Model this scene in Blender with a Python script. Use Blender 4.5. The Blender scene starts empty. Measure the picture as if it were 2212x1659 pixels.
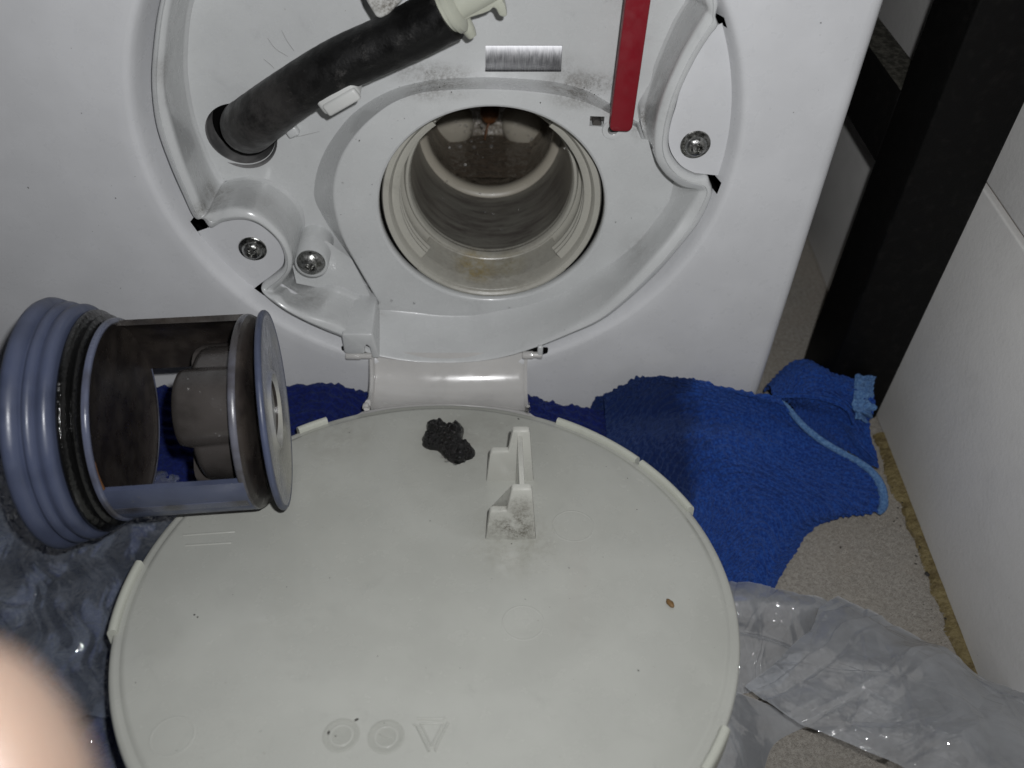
import bpy, bmesh, math, random
import numpy as np
from mathutils import Vector, Matrix, Euler

S = 0.01                      # all builder coordinates are centimetres
scene = bpy.context.scene
C = scene.collection
random.seed(7)

# ------------------------------------------------------------------ camera
CAM = np.array([1.1708697, -23.5650686, 13.8710123])
EUL = (0.78343574, -0.0260449, -0.0251084)
FPX, PW, PH = 1887.4366, 2212.0, 1659.0
cd = bpy.data.cameras.new('camera')
cam = bpy.data.objects.new('camera', cd); C.objects.link(cam)
cam.location = CAM * S
cam.rotation_euler = EUL
cd.sensor_fit = 'HORIZONTAL'
cd.sensor_width = 5.6
cd.lens = 5.6 * FPX / PW
cd.clip_start = 0.002
cd.clip_end = 20
cd.dof.use_dof = True
cd.dof.focus_distance = 0.272
cd.dof.aperture_fstop = cd.lens / 2.3
scene.camera = cam
RM = np.array(Euler(EUL).to_matrix())

# ------------------------------------------------------------------ light: the phone's flash beside the lens, dim room
w = bpy.data.worlds.new('World'); scene.world = w; w.use_nodes = True
bg = w.node_tree.nodes['Background']
bg.inputs[0].default_value = (0.80, 0.90, 1.0, 1); bg.inputs[1].default_value = 0.005
ld = bpy.data.lights.new('phone_flash', 'SPOT')
ld.energy = 2.3
ld.color = (0.985, 0.99, 1.0)
ld.shadow_soft_size = 0.0028
ld.spot_size = math.radians(142); ld.spot_blend = 1.0
lamp = bpy.data.objects.new('phone_flash', ld); C.objects.link(lamp)
lamp.location = (CAM + RM @ np.array([1.1, 1.4, 0.1])) * S
lamp.rotation_euler = (Matrix(RM.tolist()) @ Euler((math.radians(6), math.radians(9), 0)).to_matrix()).to_euler()
scene.view_settings.view_transform = 'Standard'
scene.view_settings.look = 'None'
scene.view_settings.exposure = 0.0
scene.view_settings.gamma = 1.0
scene.cycles.max_bounces = 8
scene.cycles.transparent_max_bounces = 16

# ------------------------------------------------------------------ measuring helpers (photo measured on real planes)
def ray(p):
    return RM @ np.array([(p[0] - PW / 2) / FPX, -(p[1] - PH / 2) / FPX, -1.0])
def atY(p, Y=0.0):
    d = ray(p); return CAM + d * ((Y - CAM[1]) / d[1])
def atZ(p, Z=0.0):
    d = ray(p); return CAM + d * ((Z - CAM[2]) / d[2])
def atD(p, D):
    return CAM + ray(p) * D
FA = -0.13765
FC = np.array([-0.1609, -10.4978, -7.3931])        # service flap: centre, in-plane axes, normal
FU = np.array([1.0, 0, 0]); FV = np.array([0, math.cos(FA), math.sin(FA)]); FN = np.array([0, -math.sin(FA), math.cos(FA)])
FMAT = np.column_stack([FU, FV, FN])
def atF(p, n=0.0):
    d = ray(p); q = CAM + d * (((FC + FN * n - CAM) @ FN) / (d @ FN)); r = q - FC
    return np.array([r @ FU, r @ FV])
def proj(v):
    d = RM.T @ (np.array(v, float) - CAM)
    return (PW / 2 + FPX * d[0] / -d[2], PH / 2 - FPX * d[1] / -d[2])

# ------------------------------------------------------------------ materials
class NB:
    def __init__(s, name):
        m = bpy.data.materials.new(name); m.use_nodes = True; s.m = m; s.t = m.node_tree; s.n = s.t.nodes; s.l = s.t.links
        s.p = s.n['Principled BSDF']
        g = s.n.new('ShaderNodeNewGeometry'); s.pos = s.math('SCALE', g.outputs['Position'], 100.0)
    def new(s, t, **k):
        n = s.n.new(t)
        for a, b in k.items(): setattr(n, a, b)
        return n
    def link(s, a, b):
        if isinstance(a, bpy.types.NodeSocket): s.l.new(a, b)
        elif isinstance(a, (tuple, list)): b.default_value = (tuple(a) + (1,))[:len(b.default_value)]
        else: b.default_value = a
    def math(s, op, a, b=None, clamp=False):
        if op in ('SCALE', 'DISTANCE', 'VADD', 'VMUL', 'VSUB'):
            n = s.new('ShaderNodeVectorMath', operation={'VADD': 'ADD', 'VMUL': 'MULTIPLY', 'VSUB': 'SUBTRACT'}.get(op, op))
            s.link(a, n.inputs[0])
            if op == 'SCALE': s.link(b, n.inputs['Scale']); return n.outputs[0]
            s.link(b, n.inputs[1]); return n.outputs['Value'] if op == 'DISTANCE' else n.outputs[0]
        n = s.new('ShaderNodeMath', operation=op); n.use_clamp = clamp
        s.link(a, n.inputs[0])
        if b is not None: s.link(b, n.inputs[1])
        return n.outputs[0]
    def noise(s, scale, detail=3, vec=None, rough=0.55, dist=0.0):
        n = s.new('ShaderNodeTexNoise'); s.l.new(vec if vec is not None else s.pos, n.inputs['Vector'])
        n.inputs['Scale'].default_value = scale; n.inputs['Detail'].default_value = detail
        n.inputs['Roughness'].default_value = rough; n.inputs['Distortion'].default_value = dist
        return n.outputs['Fac']
    def ramp(s, f, a, b, lo=0.0, hi=1.0):
        n = s.new('ShaderNodeMapRange'); n.interpolation_type = 'SMOOTHSTEP'
        s.link(f, n.inputs['Value']); n.inputs['From Min'].default_value = a; n.inputs['From Max'].default_value = b
        n.inputs['To Min'].default_value = lo; n.inputs['To Max'].default_value = hi
        return n.outputs[0]
    def mix(s, f, a, b):
        n = s.new('ShaderNodeMix', data_type='RGBA')
        s.link(f, n.inputs['Factor'])
        for x, i in ((a, 6), (b, 7)):
            if isinstance(x, (tuple, list)): x = tuple(x) + ((1,) if len(x) == 3 else ())
            s.link(x, n.inputs[i])
        return n.outputs[2]
    def bump(s, h, strength, dist=0.0005, prev=None):
        n = s.new('ShaderNodeBump'); n.inputs['Strength'].default_value = strength; n.inputs['Distance'].default_value = dist
        s.l.new(h, n.inputs['Height'])
        if prev is not None: s.l.new(prev, n.inputs['Normal'])
        return n.outputs[0]
    def set(s, **k):
        for a, b in k.items():
            s.link(b, s.p.inputs[a.replace('_', ' ')])
        return s.m

def plastic(name, col, rough=0.3, dirt=0.25, dirtcol=(0.16, 0.14, 0.11), stains=(), coat=0.0, bump=0.06, sss=0.0, speck=0.5):
    """moulded plastic: faint mottling, scuffs, specks; stains = (x, y, z, radius, strength, colour, grain)"""
    b = NB(name)
    base = b.mix(b.ramp(b.noise(0.55, 4), 0.35, 0.7), tuple(c * 0.94 for c in col), col)
    smear = b.ramp(b.noise(0.9, 7, rough=0.68, dist=0.6), 0.56, 0.78, 0, dirt)
    base = b.mix(smear, base, tuple(c * 0.55 for c in col))
    dots = b.ramp(b.noise(9.0, 2), 0.745, 0.80, 0, speck)
    base = b.mix(dots, base, dirtcol)
    for (x, y, z, r, st, sc, gr) in stains:
        k = (.45, .8, 1.5) if gr == 6 else (1, 1, 1)            # grime of grain 6 runs along the edge
        d = b.math('DISTANCE', b.math('VMUL', b.pos, k), (x * k[0], y * k[1], z * k[2]))
        f = b.ramp(d, r, r * 0.15)
        f = b.math('MULTIPLY', f, b.math('MULTIPLY', b.ramp(b.noise(gr * 1.6, 6, rough=0.85), 0.38, 0.62, .15, st), b.ramp(b.noise(2.2, 4), .35, .55, .3, 1)))
        base = b.mix(f, base, sc)
    rg = b.ramp(b.noise(1.7, 5), 0.3, 0.75, rough - 0.05, rough + 0.12)
    nb = b.bump(b.noise(40, 2), bump, 0.0004)
    b.set(Base_Color=base, Roughness=rg, Normal=nb, IOR=1.48)
    if coat: b.set(Coat_Weight=coat, Coat_Roughness=0.045)
    if sss:
        b.set(Subsurface_Weight=sss, Subsurface_Radius=(0.004, 0.004, 0.0035))
    return b.m

GRIME = (0.075, 0.062, 0.045)
def st(p, Y, r, s, col=GRIME, g=9):
    q = atY(p, Y); return (q[0], q[1], q[2], r, s, col, g)

M = {}
M['panel'] = plastic('white_enamel', (0.60, 0.605, 0.62), 0.30, 0.10, speck=0.35, bump=0.03)
M['housing'] = plastic('white_housing_plastic', (0.545, 0.555, 0.555), 0.24, 0.26, coat=.25, stains=(
    st((935, 176), 2.2, .95, 0.8, g=6), st((1275, 195), 2.2, .9, 0.85, g=6), st((1395, 262), 1.9, 0.8, 0.8), st((1225, 182), 2.3, 1.2, .5), st((1330, 225), 1.9, .8, .6),
    st((470, 420), 1.6, 1.0, 0.8), st((440, 450), 0.6, 0.6, 0.7), st((590, 420), 1.3, 1.2, 0.30), st((670, 640), 1.2, 1.0, 0.45, g=5),
    st((780, 95), 2.0, 1.1, .25), st((1330, 10), 2.0, 1.1, 0.55), st((1000, 100), 2.0, 1.0, 0.3), st((1420, 200), 1.3, 1.6, 0.25, g=6),
    st((1390, 545), 1.2, 1.3, 0.30), st((370, 150), .6, .8, .4), st((830, 670), 2, 1.0, .35, g=3)))
M['flap'] = plastic('ivory_flap_plastic', (0.415, 0.420, 0.385), 0.20, 0.22, speck=0.6, bump=0.03, coat=.3, stains=((.1, -4.3, -8.25, 1.25, .55, (.16, .15, .13), 2.2), (FC[0] + 1.2, FC[1] + 6.5, FC[2] - .9, 3.0, .35, (.25, .24, .21), 1.2), (FC[0] - 3.5, FC[1] + 6.6, FC[2] - .9, 2.2, .4, (.25, .24, .21), 1.4), (FC[0] + 2.3, FC[1] + 1.8, FC[2] - .3, 2.0, .5, (.22, .21, .17), 2.0)))
M['flap_rim'] = plastic('ivory_rim_plastic', (0.49, 0.50, 0.44), 0.28, 0.22, speck=0.4)
M['clock'] = plastic('etched_flap_plastic', (0.37, 0.375, 0.34), 0.5, 0.3, speck=.4, bump=.4)
M['arm'] = plastic('hinge_arm_plastic', (0.52, 0.51, 0.495), 0.16, 0.3, bump=0.02, coat=.7)
fc = FC + FU * 2.3 + FV * 2.0 + FN * 0.5
M['clip'] = plastic('clip_plastic', (0.47, 0.47, 0.43), 0.22, 0.35, stains=(
    (fc[0], fc[1], fc[2], 1.15, 0.95, (0.06, 0.05, 0.03), 7), (fc[0] + .2, fc[1], fc[2] + .9, 0.6, 0.6, GRIME, 5)))
M['cream'] = plastic('cream_pump_plastic', (0.40, 0.39, 0.345), 0.28, 0.5, speck=0.8, stains=(
    (1.0, 3.0, -6.6, 1.1, 0.8, (0.36, 0.26, 0.05), 2.5), (2.3, 3.1, -6.6, 0.9, 0.4, (0.3, 0.25, 0.09), 3),
    (1.5, 3.3, -6.3, 3.5, 0.45, (0.11, 0.09, 0.07), 4)))
b = NB('dirty_tube'); 
v = b.math('VMUL', b.pos, (0.45, 2.6, 0.45))
f = b.ramp(b.noise(1.3, 8, v, 0.75), 0.34, 0.70)
b.set(Base_Color=b.mix(f, (0.195, 0.190, 0.165), (0.080, 0.068, 0.063)), Roughness=0.28); M['tube'] = b.m
M['shaftring'] = plastic('cream_inner_rim', (0.38, 0.35, 0.29), 0.32, 0.4)
b = NB('pump_water'); b.set(Base_Color=(0.085, 0.068, 0.052), Roughness=0.06, Specular_IOR_Level=0.7,
    Normal=b.bump(b.noise(1.6, 3), 0.5, 0.006)); M['water'] = b.m
b = NB('pump_back'); 
f = b.ramp(b.noise(0.7, 4), 0.42, 0.70)
b.set(Base_Color=b.mix(f, (0.105, 0.088, 0.068), (0.19, 0.165, 0.13)), Roughness=0.12, Normal=b.bump(b.noise(2.5, 4), 0.6, 0.003)); M['pumpback'] = b.m
b = NB('glint_droplet'); b.set(Base_Color=(.9, .9, .9), Roughness=.02, Transmission_Weight=.9, IOR=1.33); M['drop'] = b.m
b = NB('rust'); b.set(Base_Color=b.mix(b.noise(4, 4), (0.10, 0.037, 0.012), (0.16, 0.062, 0.022)), Roughness=0.4); M['rust'] = b.m
b = NB('black_rubber')
sm = b.ramp(b.noise(1.3, 10, rough=0.85, dist=.1), 0.56, 0.68, 0, 0.8)
qd = atY((530, 285), 1.4); dd = b.math('DISTANCE', b.pos, (qd[0], qd[1], qd[2]))
sm = b.math('ADD', sm, b.math('MULTIPLY', b.ramp(dd, 4.2, .8), b.ramp(b.noise(1.1, 6, rough=.75), .3, .62, .2, 1)), True)
b.set(Base_Color=b.mix(sm, (0.0030, 0.0029, 0.003), (0.054, 0.051, 0.049)), Roughness=b.ramp(b.noise(2, 4), .3, .7, .34, .6), Specular_IOR_Level=0.35,
      Normal=b.bump(b.noise(12, 4), 0.15, 0.0008)); M['rubber'] = b.m
b = NB('dusty_rubber')
b.set(Base_Color=b.mix(b.ramp(b.noise(1.2, 6), 0.35, 0.7), (0.06, 0.06, 0.061), (0.16, 0.157, 0.155)), Roughness=0.65); M['dustrubber'] = b.m
M['stopper'] = plastic('natural_plastic', (0.44, 0.45, 0.38), 0.35, 0.25, sss=0.25)
M['clipwhite'] = plastic('hose_clip_plastic', (0.57, 0.575, 0.56), 0.3, 0.35)
M['clipdirty'] = plastic('grimy_clip_plastic', (0.56, 0.56, 0.54), 0.3, 0.3, stains=(st((840, 0), .2, 1.0, .9), ))
b = NB('red_plastic')
b.set(Base_Color=b.mix(b.noise(2, 4), (0.165, 0.004, 0.010), (0.20, 0.006, 0.014)), Roughness=b.ramp(b.noise(3, 5), .3, .7, .34, .5), Normal=b.bump(b.noise(30, 2), .05, .0004)); M['red'] = b.m
b = NB('galvanised_steel')
v = b.math('VMUL', b.pos, (14.0, 1, 1.6))
f = b.noise(1.4, 5, v, 0.7)
b.set(Base_Color=b.mix(b.ramp(f, .35, .7), (0.24, 0.24, 0.25), (0.42, 0.42, 0.43)), Metallic=1.0, Roughness=b.ramp(f, .3, .7, .38, .5), Normal=b.bump(f, .06, .0003)); M['steel'] = b.m
b = NB('screw_steel')
f = b.noise(5, 5, rough=.7)
b.set(Base_Color=b.mix(b.ramp(f, .4, .65), (0.20, 0.20, 0.19), (0.48, 0.48, 0.47)), Metallic=1.0, Roughness=b.ramp(f, .3, .7, .22, .42), Normal=b.bump(b.noise(9, 3), .3, .0006)); M['screw'] = b.m
b = NB('gap_shade_black'); b.set(Base_Color=(0.004, 0.004, 0.004), Roughness=0.9, Specular_IOR_Level=0.0); M['void'] = b.m  # near-black colour stands in for the shade inside gaps
b = NB('dark_seal'); b.set(Base_Color=b.mix(b.ramp(b.noise(3, 5), .4, .6), (0.012, 0.012, 0.012), (0.06, 0.055, 0.05)), Roughness=0.7); M['seal'] = b.m
# pump filter materials use world position too; the filter is at rest
def stainplastic(name, col, scol, thr, rough=0.33, scale=1.0):
    b = NB(name)
    f = b.ramp(b.noise(scale * .8, 3, rough=0.5), thr - .08, thr + 0.22)
    b.set(Base_Color=b.mix(f, col, scol), Roughness=b.ramp(b.noise(2, 4), .3, .7, rough - .14, rough + .06), Normal=b.bump(b.noise(35, 2), .06, .0004))
    return b.m
M['lav'] = stainplastic('lavender_plastic', (0.064, 0.077, 0.128), (0.048, 0.058, 0.097), 0.52, 0.44)
M['lavdirty'] = stainplastic('lavender_stained_plastic', (0.10, 0.112, 0.165), (0.050, 0.048, 0.053), 0.50, 0.30)
M['ringdirty'] = stainplastic('grey_stained_plastic', (0.115, 0.118, 0.145), (0.045, 0.041, 0.042), 0.40, 0.30)
M['browndirt'] = stainplastic('brown_stained_plastic', (0.036, 0.030, 0.026), (0.016, 0.013, 0.012), 0.45, 0.38, 1.6)
M['cup'] = stainplastic('taupe_stained_plastic', (0.058, 0.052, 0.049), (0.028, 0.025, 0.023), 0.46, 0.28, 0.9)
M['disc'] = stainplastic('beige_stained_disc', (0.175, 0.185, 0.225), (0.32, 0.315, 0.28), 0.44, 0.30, 0.4)
b = NB('orange_grime'); b.set(Base_Color=(0.10, 0.042, 0.012), Roughness=0.4); M['orange'] = b.m
b = NB('wet_seal'); b.set(Base_Color=(0.006, 0.006, 0.006), Roughness=0.12, Normal=b.bump(b.noise(5, 4), .4, .001)); M['wetrubber'] = b.m
b = NB('wet_lint')
b.set(Base_Color=b.mix(b.ramp(b.noise(6, 5), .45, .65), (0.002, 0.002, 0.002), (0.009, 0.008, 0.0075)), Specular_IOR_Level=.35, Roughness=b.ramp(b.noise(8, 3), .4, .6, .08, .5),
      Coat_Weight=.35, Coat_Roughness=.04, Normal=b.bump(b.noise(14, 5, rough=.75), .7, .0012)); M['lint'] = b.m
b = NB('bubble'); b.set(Base_Color=(1, 1, 1), Roughness=0.02, Transmission_Weight=1.0, IOR=1.1); M['bubble'] = b.m
b = NB('speck'); b.set(Base_Color=(0.02, 0.018, 0.014), Roughness=0.7); M['speck'] = b.m
b = NB('hair'); b.set(Base_Color=(0.17, 0.15, 0.125), Roughness=0.5); M['hair'] = b.m
b = NB('brown_crumb'); b.set(Base_Color=b.mix(b.noise(14, 4), (0.10, 0.05, 0.012), (0.22, 0.13, 0.05)), Roughness=0.6); M['crumb'] = b.m

def cloth_mat(name, c1, c2, wet=None, sheen=0.5):
    b = NB(name)
    f = b.noise(11, 4, rough=.7)
    base = b.mix(b.ramp(f, .36, .66), c1, c2)
    if wet is not None:                      # darker area: (x, y, z, radius)
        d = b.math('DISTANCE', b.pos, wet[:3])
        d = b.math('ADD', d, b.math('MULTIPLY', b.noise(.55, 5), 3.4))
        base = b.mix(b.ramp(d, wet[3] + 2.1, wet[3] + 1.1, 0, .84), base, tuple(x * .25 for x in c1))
    b.set(Base_Color=base, Roughness=0.85, Specular_IOR_Level=0.25, Sheen_Weight=sheen, Sheen_Roughness=0.4, Sheen_Tint=(0.25, 0.40, 0.9),
          Normal=b.bump(b.noise(26, 3, rough=.7), .7, .0012))
    return b.m
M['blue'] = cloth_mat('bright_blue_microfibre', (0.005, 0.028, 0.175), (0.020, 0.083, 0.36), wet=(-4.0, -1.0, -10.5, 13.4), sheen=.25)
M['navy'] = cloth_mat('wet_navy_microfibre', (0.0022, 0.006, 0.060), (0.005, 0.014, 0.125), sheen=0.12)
M['hem'] = cloth_mat('light_blue_hem', (0.065, 0.155, 0.35), (0.145, 0.28, 0.50), sheen=.3)
def film(name, col, dens, face=.34):
    b = NB(name)
    tr = b.new('ShaderNodeBsdfTransparent'); tr.inputs[0].default_value = (.97, .98, 1, 1)
    b.set(Base_Color=col, Roughness=0.30, Specular_IOR_Level=.3)
    tl = b.new('ShaderNodeBsdfTranslucent'); tl.inputs[0].default_value = col + (1,)
    m1 = b.new('ShaderNodeMixShader'); m1.inputs[0].default_value = 0.35; b.l.new(b.p.outputs[0], m1.inputs[1]); b.l.new(tl.outputs[0], m1.inputs[2])
    lw = b.new('ShaderNodeLayerWeight'); lw.inputs['Blend'].default_value = .5
    f = b.math('ADD', b.ramp(lw.outputs['Facing'], .15, .95, dens, min(1, dens + face)), b.ramp(b.noise(.8, 3), .35, .65, -.05, .05), True)
    m2 = b.new('ShaderNodeMixShader'); b.l.new(f, m2.inputs[0]); b.l.new(tr.outputs[0], m2.inputs[1]); b.l.new(m1.outputs[0], m2.inputs[2])
    gl = b.new('ShaderNodeBsdfGlossy'); gl.inputs['Roughness'].default_value = .055
    gl.inputs['Color'].default_value = (1, 1, 1, 1)
    b.l.new(b.bump(b.noise(2.6, 2, rough=.45, dist=.8), .55, .002), gl.inputs['Normal'])
    fr_ = b.new('ShaderNodeFresnel'); fr_.inputs['IOR'].default_value = 1.62
    m3 = b.new('ShaderNodeMixShader'); b.l.new(fr_.outputs[0], m3.inputs[0]); b.l.new(m2.outputs[0], m3.inputs[1]); b.l.new(gl.outputs[0], m3.inputs[2])
    b.l.new(m3.outputs[0], b.n['Material Output'].inputs[0])
    return b.m
M['film'] = film('clear_bag_film', (0.76, 0.79, 0.84), 0.40)
M['filmleft'] = film('creased_bag_film', (0.58, 0.66, 0.82), 0.16, .10)
M['filmthin'] = film('thin_bag_film', (0.50, 0.55, 0.62), 0.16)
b = NB('carpet')
f = b.noise(7, 6, rough=.75); g = b.noise(0.5, 3)
col = b.mix(b.ramp(f, .32, .68), (0.26, 0.24, 0.212), (0.46, 0.43, 0.385)); col = b.mix(b.ramp(g, .4, .65, 0, .35), col, (0.36, 0.32, 0.27))
b.set(Base_Color=col, Roughness=0.95, Specular_IOR_Level=0.1, Normal=b.bump(b.noise(22, 5, rough=.7), .7, .0012)); M['carpet'] = b.m
b = NB('carpet_fibre'); oi = b.new('ShaderNodeObjectInfo')
b.set(Base_Color=b.mix(b.ramp(b.noise(5, 3), .35, .65), (0.29, 0.27, 0.24), (0.40, 0.375, 0.335)), Roughness=0.9, Specular_IOR_Level=0.1); M['fibre'] = b.m
b = NB('wall_tile')
sm = b.ramp(b.noise(.35, 6, rough=.65), .5, .75, 0, .35)
b.set(Base_Color=b.mix(b.ramp(b.noise(7, 3), .74, .79, 0, .5), b.mix(sm, (0.74, 0.73, 0.71), (0.60, 0.59, 0.57)), (.1, .09, .07)), Roughness=b.ramp(b.noise(1.3, 4), .3, .7, .42, .6), Normal=b.bump(b.noise(6, 4), .12, .001)); M['tile'] = b.m
b = NB('grout'); b.set(Base_Color=b.mix(b.noise(6, 4), (0.42, 0.38, 0.34), (0.55, 0.52, 0.48)), Roughness=.9, Normal=b.bump(b.noise(12, 4), .6, .001)); M['grout'] = b.m
b = NB('yellowed_sealant')
b.set(Base_Color=b.mix(b.ramp(b.noise(2.2, 6, rough=.7), .4, .66), (0.21, 0.165, 0.070), (0.12, 0.088, 0.035)), Roughness=.6, Normal=b.bump(b.noise(7, 5), .8, .0015)); M['yellow'] = b.m
b = NB('black_paint')
b.set(Base_Color=b.mix(b.ramp(b.noise(3, 6), .5, .75), (0.0035, 0.0034, 0.0033), (0.008, 0.0075, 0.007)), Roughness=.55, Specular_IOR_Level=.15, Normal=b.bump(b.noise(18, 4), .2, .0005)); M['black'] = b.m
b = NB('dusty_black')
b.set(Base_Color=b.mix(b.ramp(b.noise(4, 7, rough=.75), .4, .65), (0.035, 0.034, 0.028), (0.105, 0.10, 0.085)), Roughness=.9, Specular_IOR_Level=.1); M['dust'] = b.m
b = NB('skin')
b.set(Base_Color=b.mix(b.noise(1.2, 4), (0.094, 0.064, 0.048), (0.108, 0.075, 0.057)), Roughness=.5, Subsurface_Weight=.25, Subsurface_Radius=(.006, .003, .002), Normal=b.bump(b.noise(22, 4), .3, .0006)); M['skin'] = b.m
b = NB('nail'); b.set(Base_Color=(.68, .46, .38), Roughness=.28); M['nail'] = b.m

# ------------------------------------------------------------------ object helpers
def mesh_obj(name, verts, faces, mat, parent=None, smooth=True, kind=None, base=None):
    """verts in world cm; stored relative to the parent's own location"""
    v = np.asarray(verts, float)
    org = np.array(parent.get('_org', (0, 0, 0))) if parent is not None else (np.array(base) if base is not None else np.zeros(3))
    me = bpy.data.meshes.new(name)
    me.from_pydata(((v - org) * S).tolist(), [], [tuple(int(i) for i in f) for f in faces])
    me.validate(); me.update()
    if smooth: me.polygons.foreach_set('use_smooth', [True] * len(me.polygons))
    if mat is not None: me.materials.append(mat)
    o = bpy.data.objects.new(name, me); C.objects.link(o)
    if parent is not None:
        o.parent = parent
    else:
        o.location = org * S
    o['_org'] = tuple(org)
    if kind: o['kind'] = kind
    return o
def thing(name, label, cat, base, group=None):
    o = bpy.data.objects.new(name, None); C.objects.link(o); o.empty_display_size = .01
    o.location = np.array(base) * S; o['_org'] = tuple(float(x) for x in base)
    o['label'] = label; o['category'] = cat
    if group: o['group'] = group
    return o
def tag(o, label=None, cat=None, group=None):
    if label: o['label'] = label
    if cat: o['category'] = cat
    if group: o['group'] = group
    return o
def sharp(o, ang=35):
    me = o.data
    bm = bmesh.new(); bm.from_mesh(me)
    for e in bm.edges:
        if len(e.link_faces) == 2: e.smooth = e.calc_face_angle(0) < math.radians(ang)
    bm.to_mesh(me); bm.free(); return o
def fixn(o):
    bm = bmesh.new(); bm.from_mesh(o.data); bmesh.ops.recalc_face_normals(bm, faces=bm.faces); bm.to_mesh(o.data); bm.free(); return o
def grid_faces(nu, nv, cu=False, cv=False):
    F = []
    for i in range(nu if cu else nu - 1):
        for j in range(nv if cv else nv - 1):
            a, b_ = i, (i + 1) % nu; c, d = j, (j + 1) % nv
            F.append((a * nv + c, b_ * nv + c, b_ * nv + d, a * nv + d))
    return F
def loft(name, loops, mat, parent=None, closed=True, cap0=False, cap1=False, ang=40, **k):
    L = np.array(loops); n, m = L.shape[:2]
    F = grid_faces(n, m, False, closed)
    if cap0: F.append(tuple(range(m))[::-1])
    if cap1: F.append(tuple((n - 1) * m + i for i in range(m)))
    return sharp(fixn(mesh_obj(name, L.reshape(-1, 3), F, mat, parent, **k)), ang)
def frame(axis, up=None):
    z = np.array(axis, float); z /= np.linalg.norm(z)
    u = np.array(up if up is not None else ((0, 0, 1) if abs(z[2]) < .9 else (1, 0, 0)), float)
    x = u - z * (u @ z); x /= np.linalg.norm(x); y = np.cross(z, x)
    return x, y, z
def lathe(name, prof, o, axis, mat, parent=None, seg=64, up=None, a0=0, a1=2 * math.pi, cap0=False, cap1=False, ang=40, **k):
    """prof: (radius, height along axis)"""
    x, y, z = frame(axis, up); o = np.array(o, float)
    full = abs(a1 - a0 - 2 * math.pi) < 1e-6
    th = np.linspace(a0, a1, seg + (0 if full else 1), endpoint=not full)
    L = [[o + z * h + r * (math.cos(t) * x + math.sin(t) * y) for t in th] for r, h in prof]
    if not full:
        L = L + [L[0]]
        n, m = len(L), len(th)
        V = np.array(L[:-1]).reshape(-1, 3); n -= 1
        F = grid_faces(n, m, True, False)
        F += [tuple(i * m for i in range(n))[::-1], tuple(i * m + m - 1 for i in range(n))]
        return sharp(fixn(mesh_obj(name, V, F, mat, parent, **k)), ang)
    return loft(name, L, mat, parent, True, cap0, cap1, ang, **k)
def catmull(P, n, closed=False):
    P = np.array(P, float); N = len(P)
    t = np.linspace(0, N if closed else N - 1, n, endpoint=not closed)
    out = []
    for s in t:
        i = int(min(math.floor(s), N - 1 if closed else N - 2)); f = s - i
        if closed: a, b_, c, d = P[(i - 1) % N], P[i % N], P[(i + 1) % N], P[(i + 2) % N]
        else: a, b_, c, d = P[max(i - 1, 0)], P[i], P[min(i + 1, N - 1)], P[min(i + 2, N - 1)]
        out.append(.5 * ((2 * b_) + (-a + c) * f + (2 * a - 5 * b_ + 4 * c - d) * f * f + (-a + 3 * b_ - 3 * c + d) * f ** 3))
    return np.array(out)
def tube(name, pts, rad, mat, parent=None, n=60, seg=14, cap=True, wob=0.0, **k):
    P = catmull(pts, n); R = np.interp(np.linspace(0, 1, n), np.linspace(0, 1, len(rad)), rad) if hasattr(rad, '__len__') else np.full(n, rad)
    x = None; L = []
    for i in range(n):
        t = P[min(i + 1, n - 1)] - P[max(i - 1, 0)]; t /= np.linalg.norm(t)
        if x is None: x = frame(t)[0]
        x = x - t * (x @ t); x /= np.linalg.norm(x); y = np.cross(t, x)
        L.append([P[i] + R[i] * (1 + wob * random.uniform(-1, 1)) * (math.cos(a) * x + math.sin(a) * y) for a in np.linspace(0, 2 * math.pi, seg, endpoint=False)])
    return loft(name, L, mat, parent, True, cap, cap, 60, **k)
def box(name, o, ax, size, mat, parent=None, bev=0.05, seg=2, taper=None, **k):
    """o = centre, ax = 3 axes (rows), size full lengths"""
    bm = bmesh.new(); bmesh.ops.create_cube(bm, size=1.0)
    for v in bm.verts:
        c = np.array(v.co) * np.array(size)
        if taper is not None and v.co.z > 0: c[0] *= taper[0]; c[1] *= taper[1]
        v.co = c
    if bev: bmesh.ops.bevel(bm, geom=bm.edges[:], offset=bev, segments=seg, profile=.5, affect='EDGES')
    A = np.array(ax, float); V = [np.array(o) + np.array(v.co) @ A for v in bm.verts]
    bm.verts.index_update(); F = [[v.index for v in f.verts] for f in bm.faces]; bm.free()
    return sharp(mesh_obj(name, V, F, mat, parent, **k), 50)
I3 = np.eye(3)
def prism(name, poly, o, ax, h0, h1, mat, parent=None, bev=0.05, seg=2, **k):
    """2-D polygon in axes ax[0], ax[1], extruded h0..h1 along ax[2], edges bevelled at h1"""
    bm = bmesh.new(); n = len(poly)
    a = [bm.verts.new((p[0], p[1], h0)) for p in poly]; t = [bm.verts.new((p[0], p[1], h1)) for p in poly]
    bm.faces.new(a[::-1]); tf = bm.faces.new(t)
    for i in range(n): bm.faces.new((a[i], a[(i + 1) % n], t[(i + 1) % n], t[i]))
    bmesh.ops.recalc_face_normals(bm, faces=bm.faces)
    if bev:
        te = [e for e in bm.edges if all(v in t for v in e.verts)] + [e for e in bm.edges if (e.verts[0] in a) != (e.verts[1] in a)]
        bmesh.ops.bevel(bm, geom=te, offset=bev, segments=seg, profile=.5, affect='EDGES')
    bmesh.ops.triangulate(bm, faces=[f for f in bm.faces if len(f.verts) > 4])
    A = np.array(ax, float); V = [np.array(o) + np.array(v.co) @ A for v in bm.verts]
    bm.verts.index_update(); F = [[v.index for v in f.verts] for f in bm.faces]; bm.free()
    return sharp(mesh_obj(name, V, F, mat, parent, **k), 40)
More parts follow.
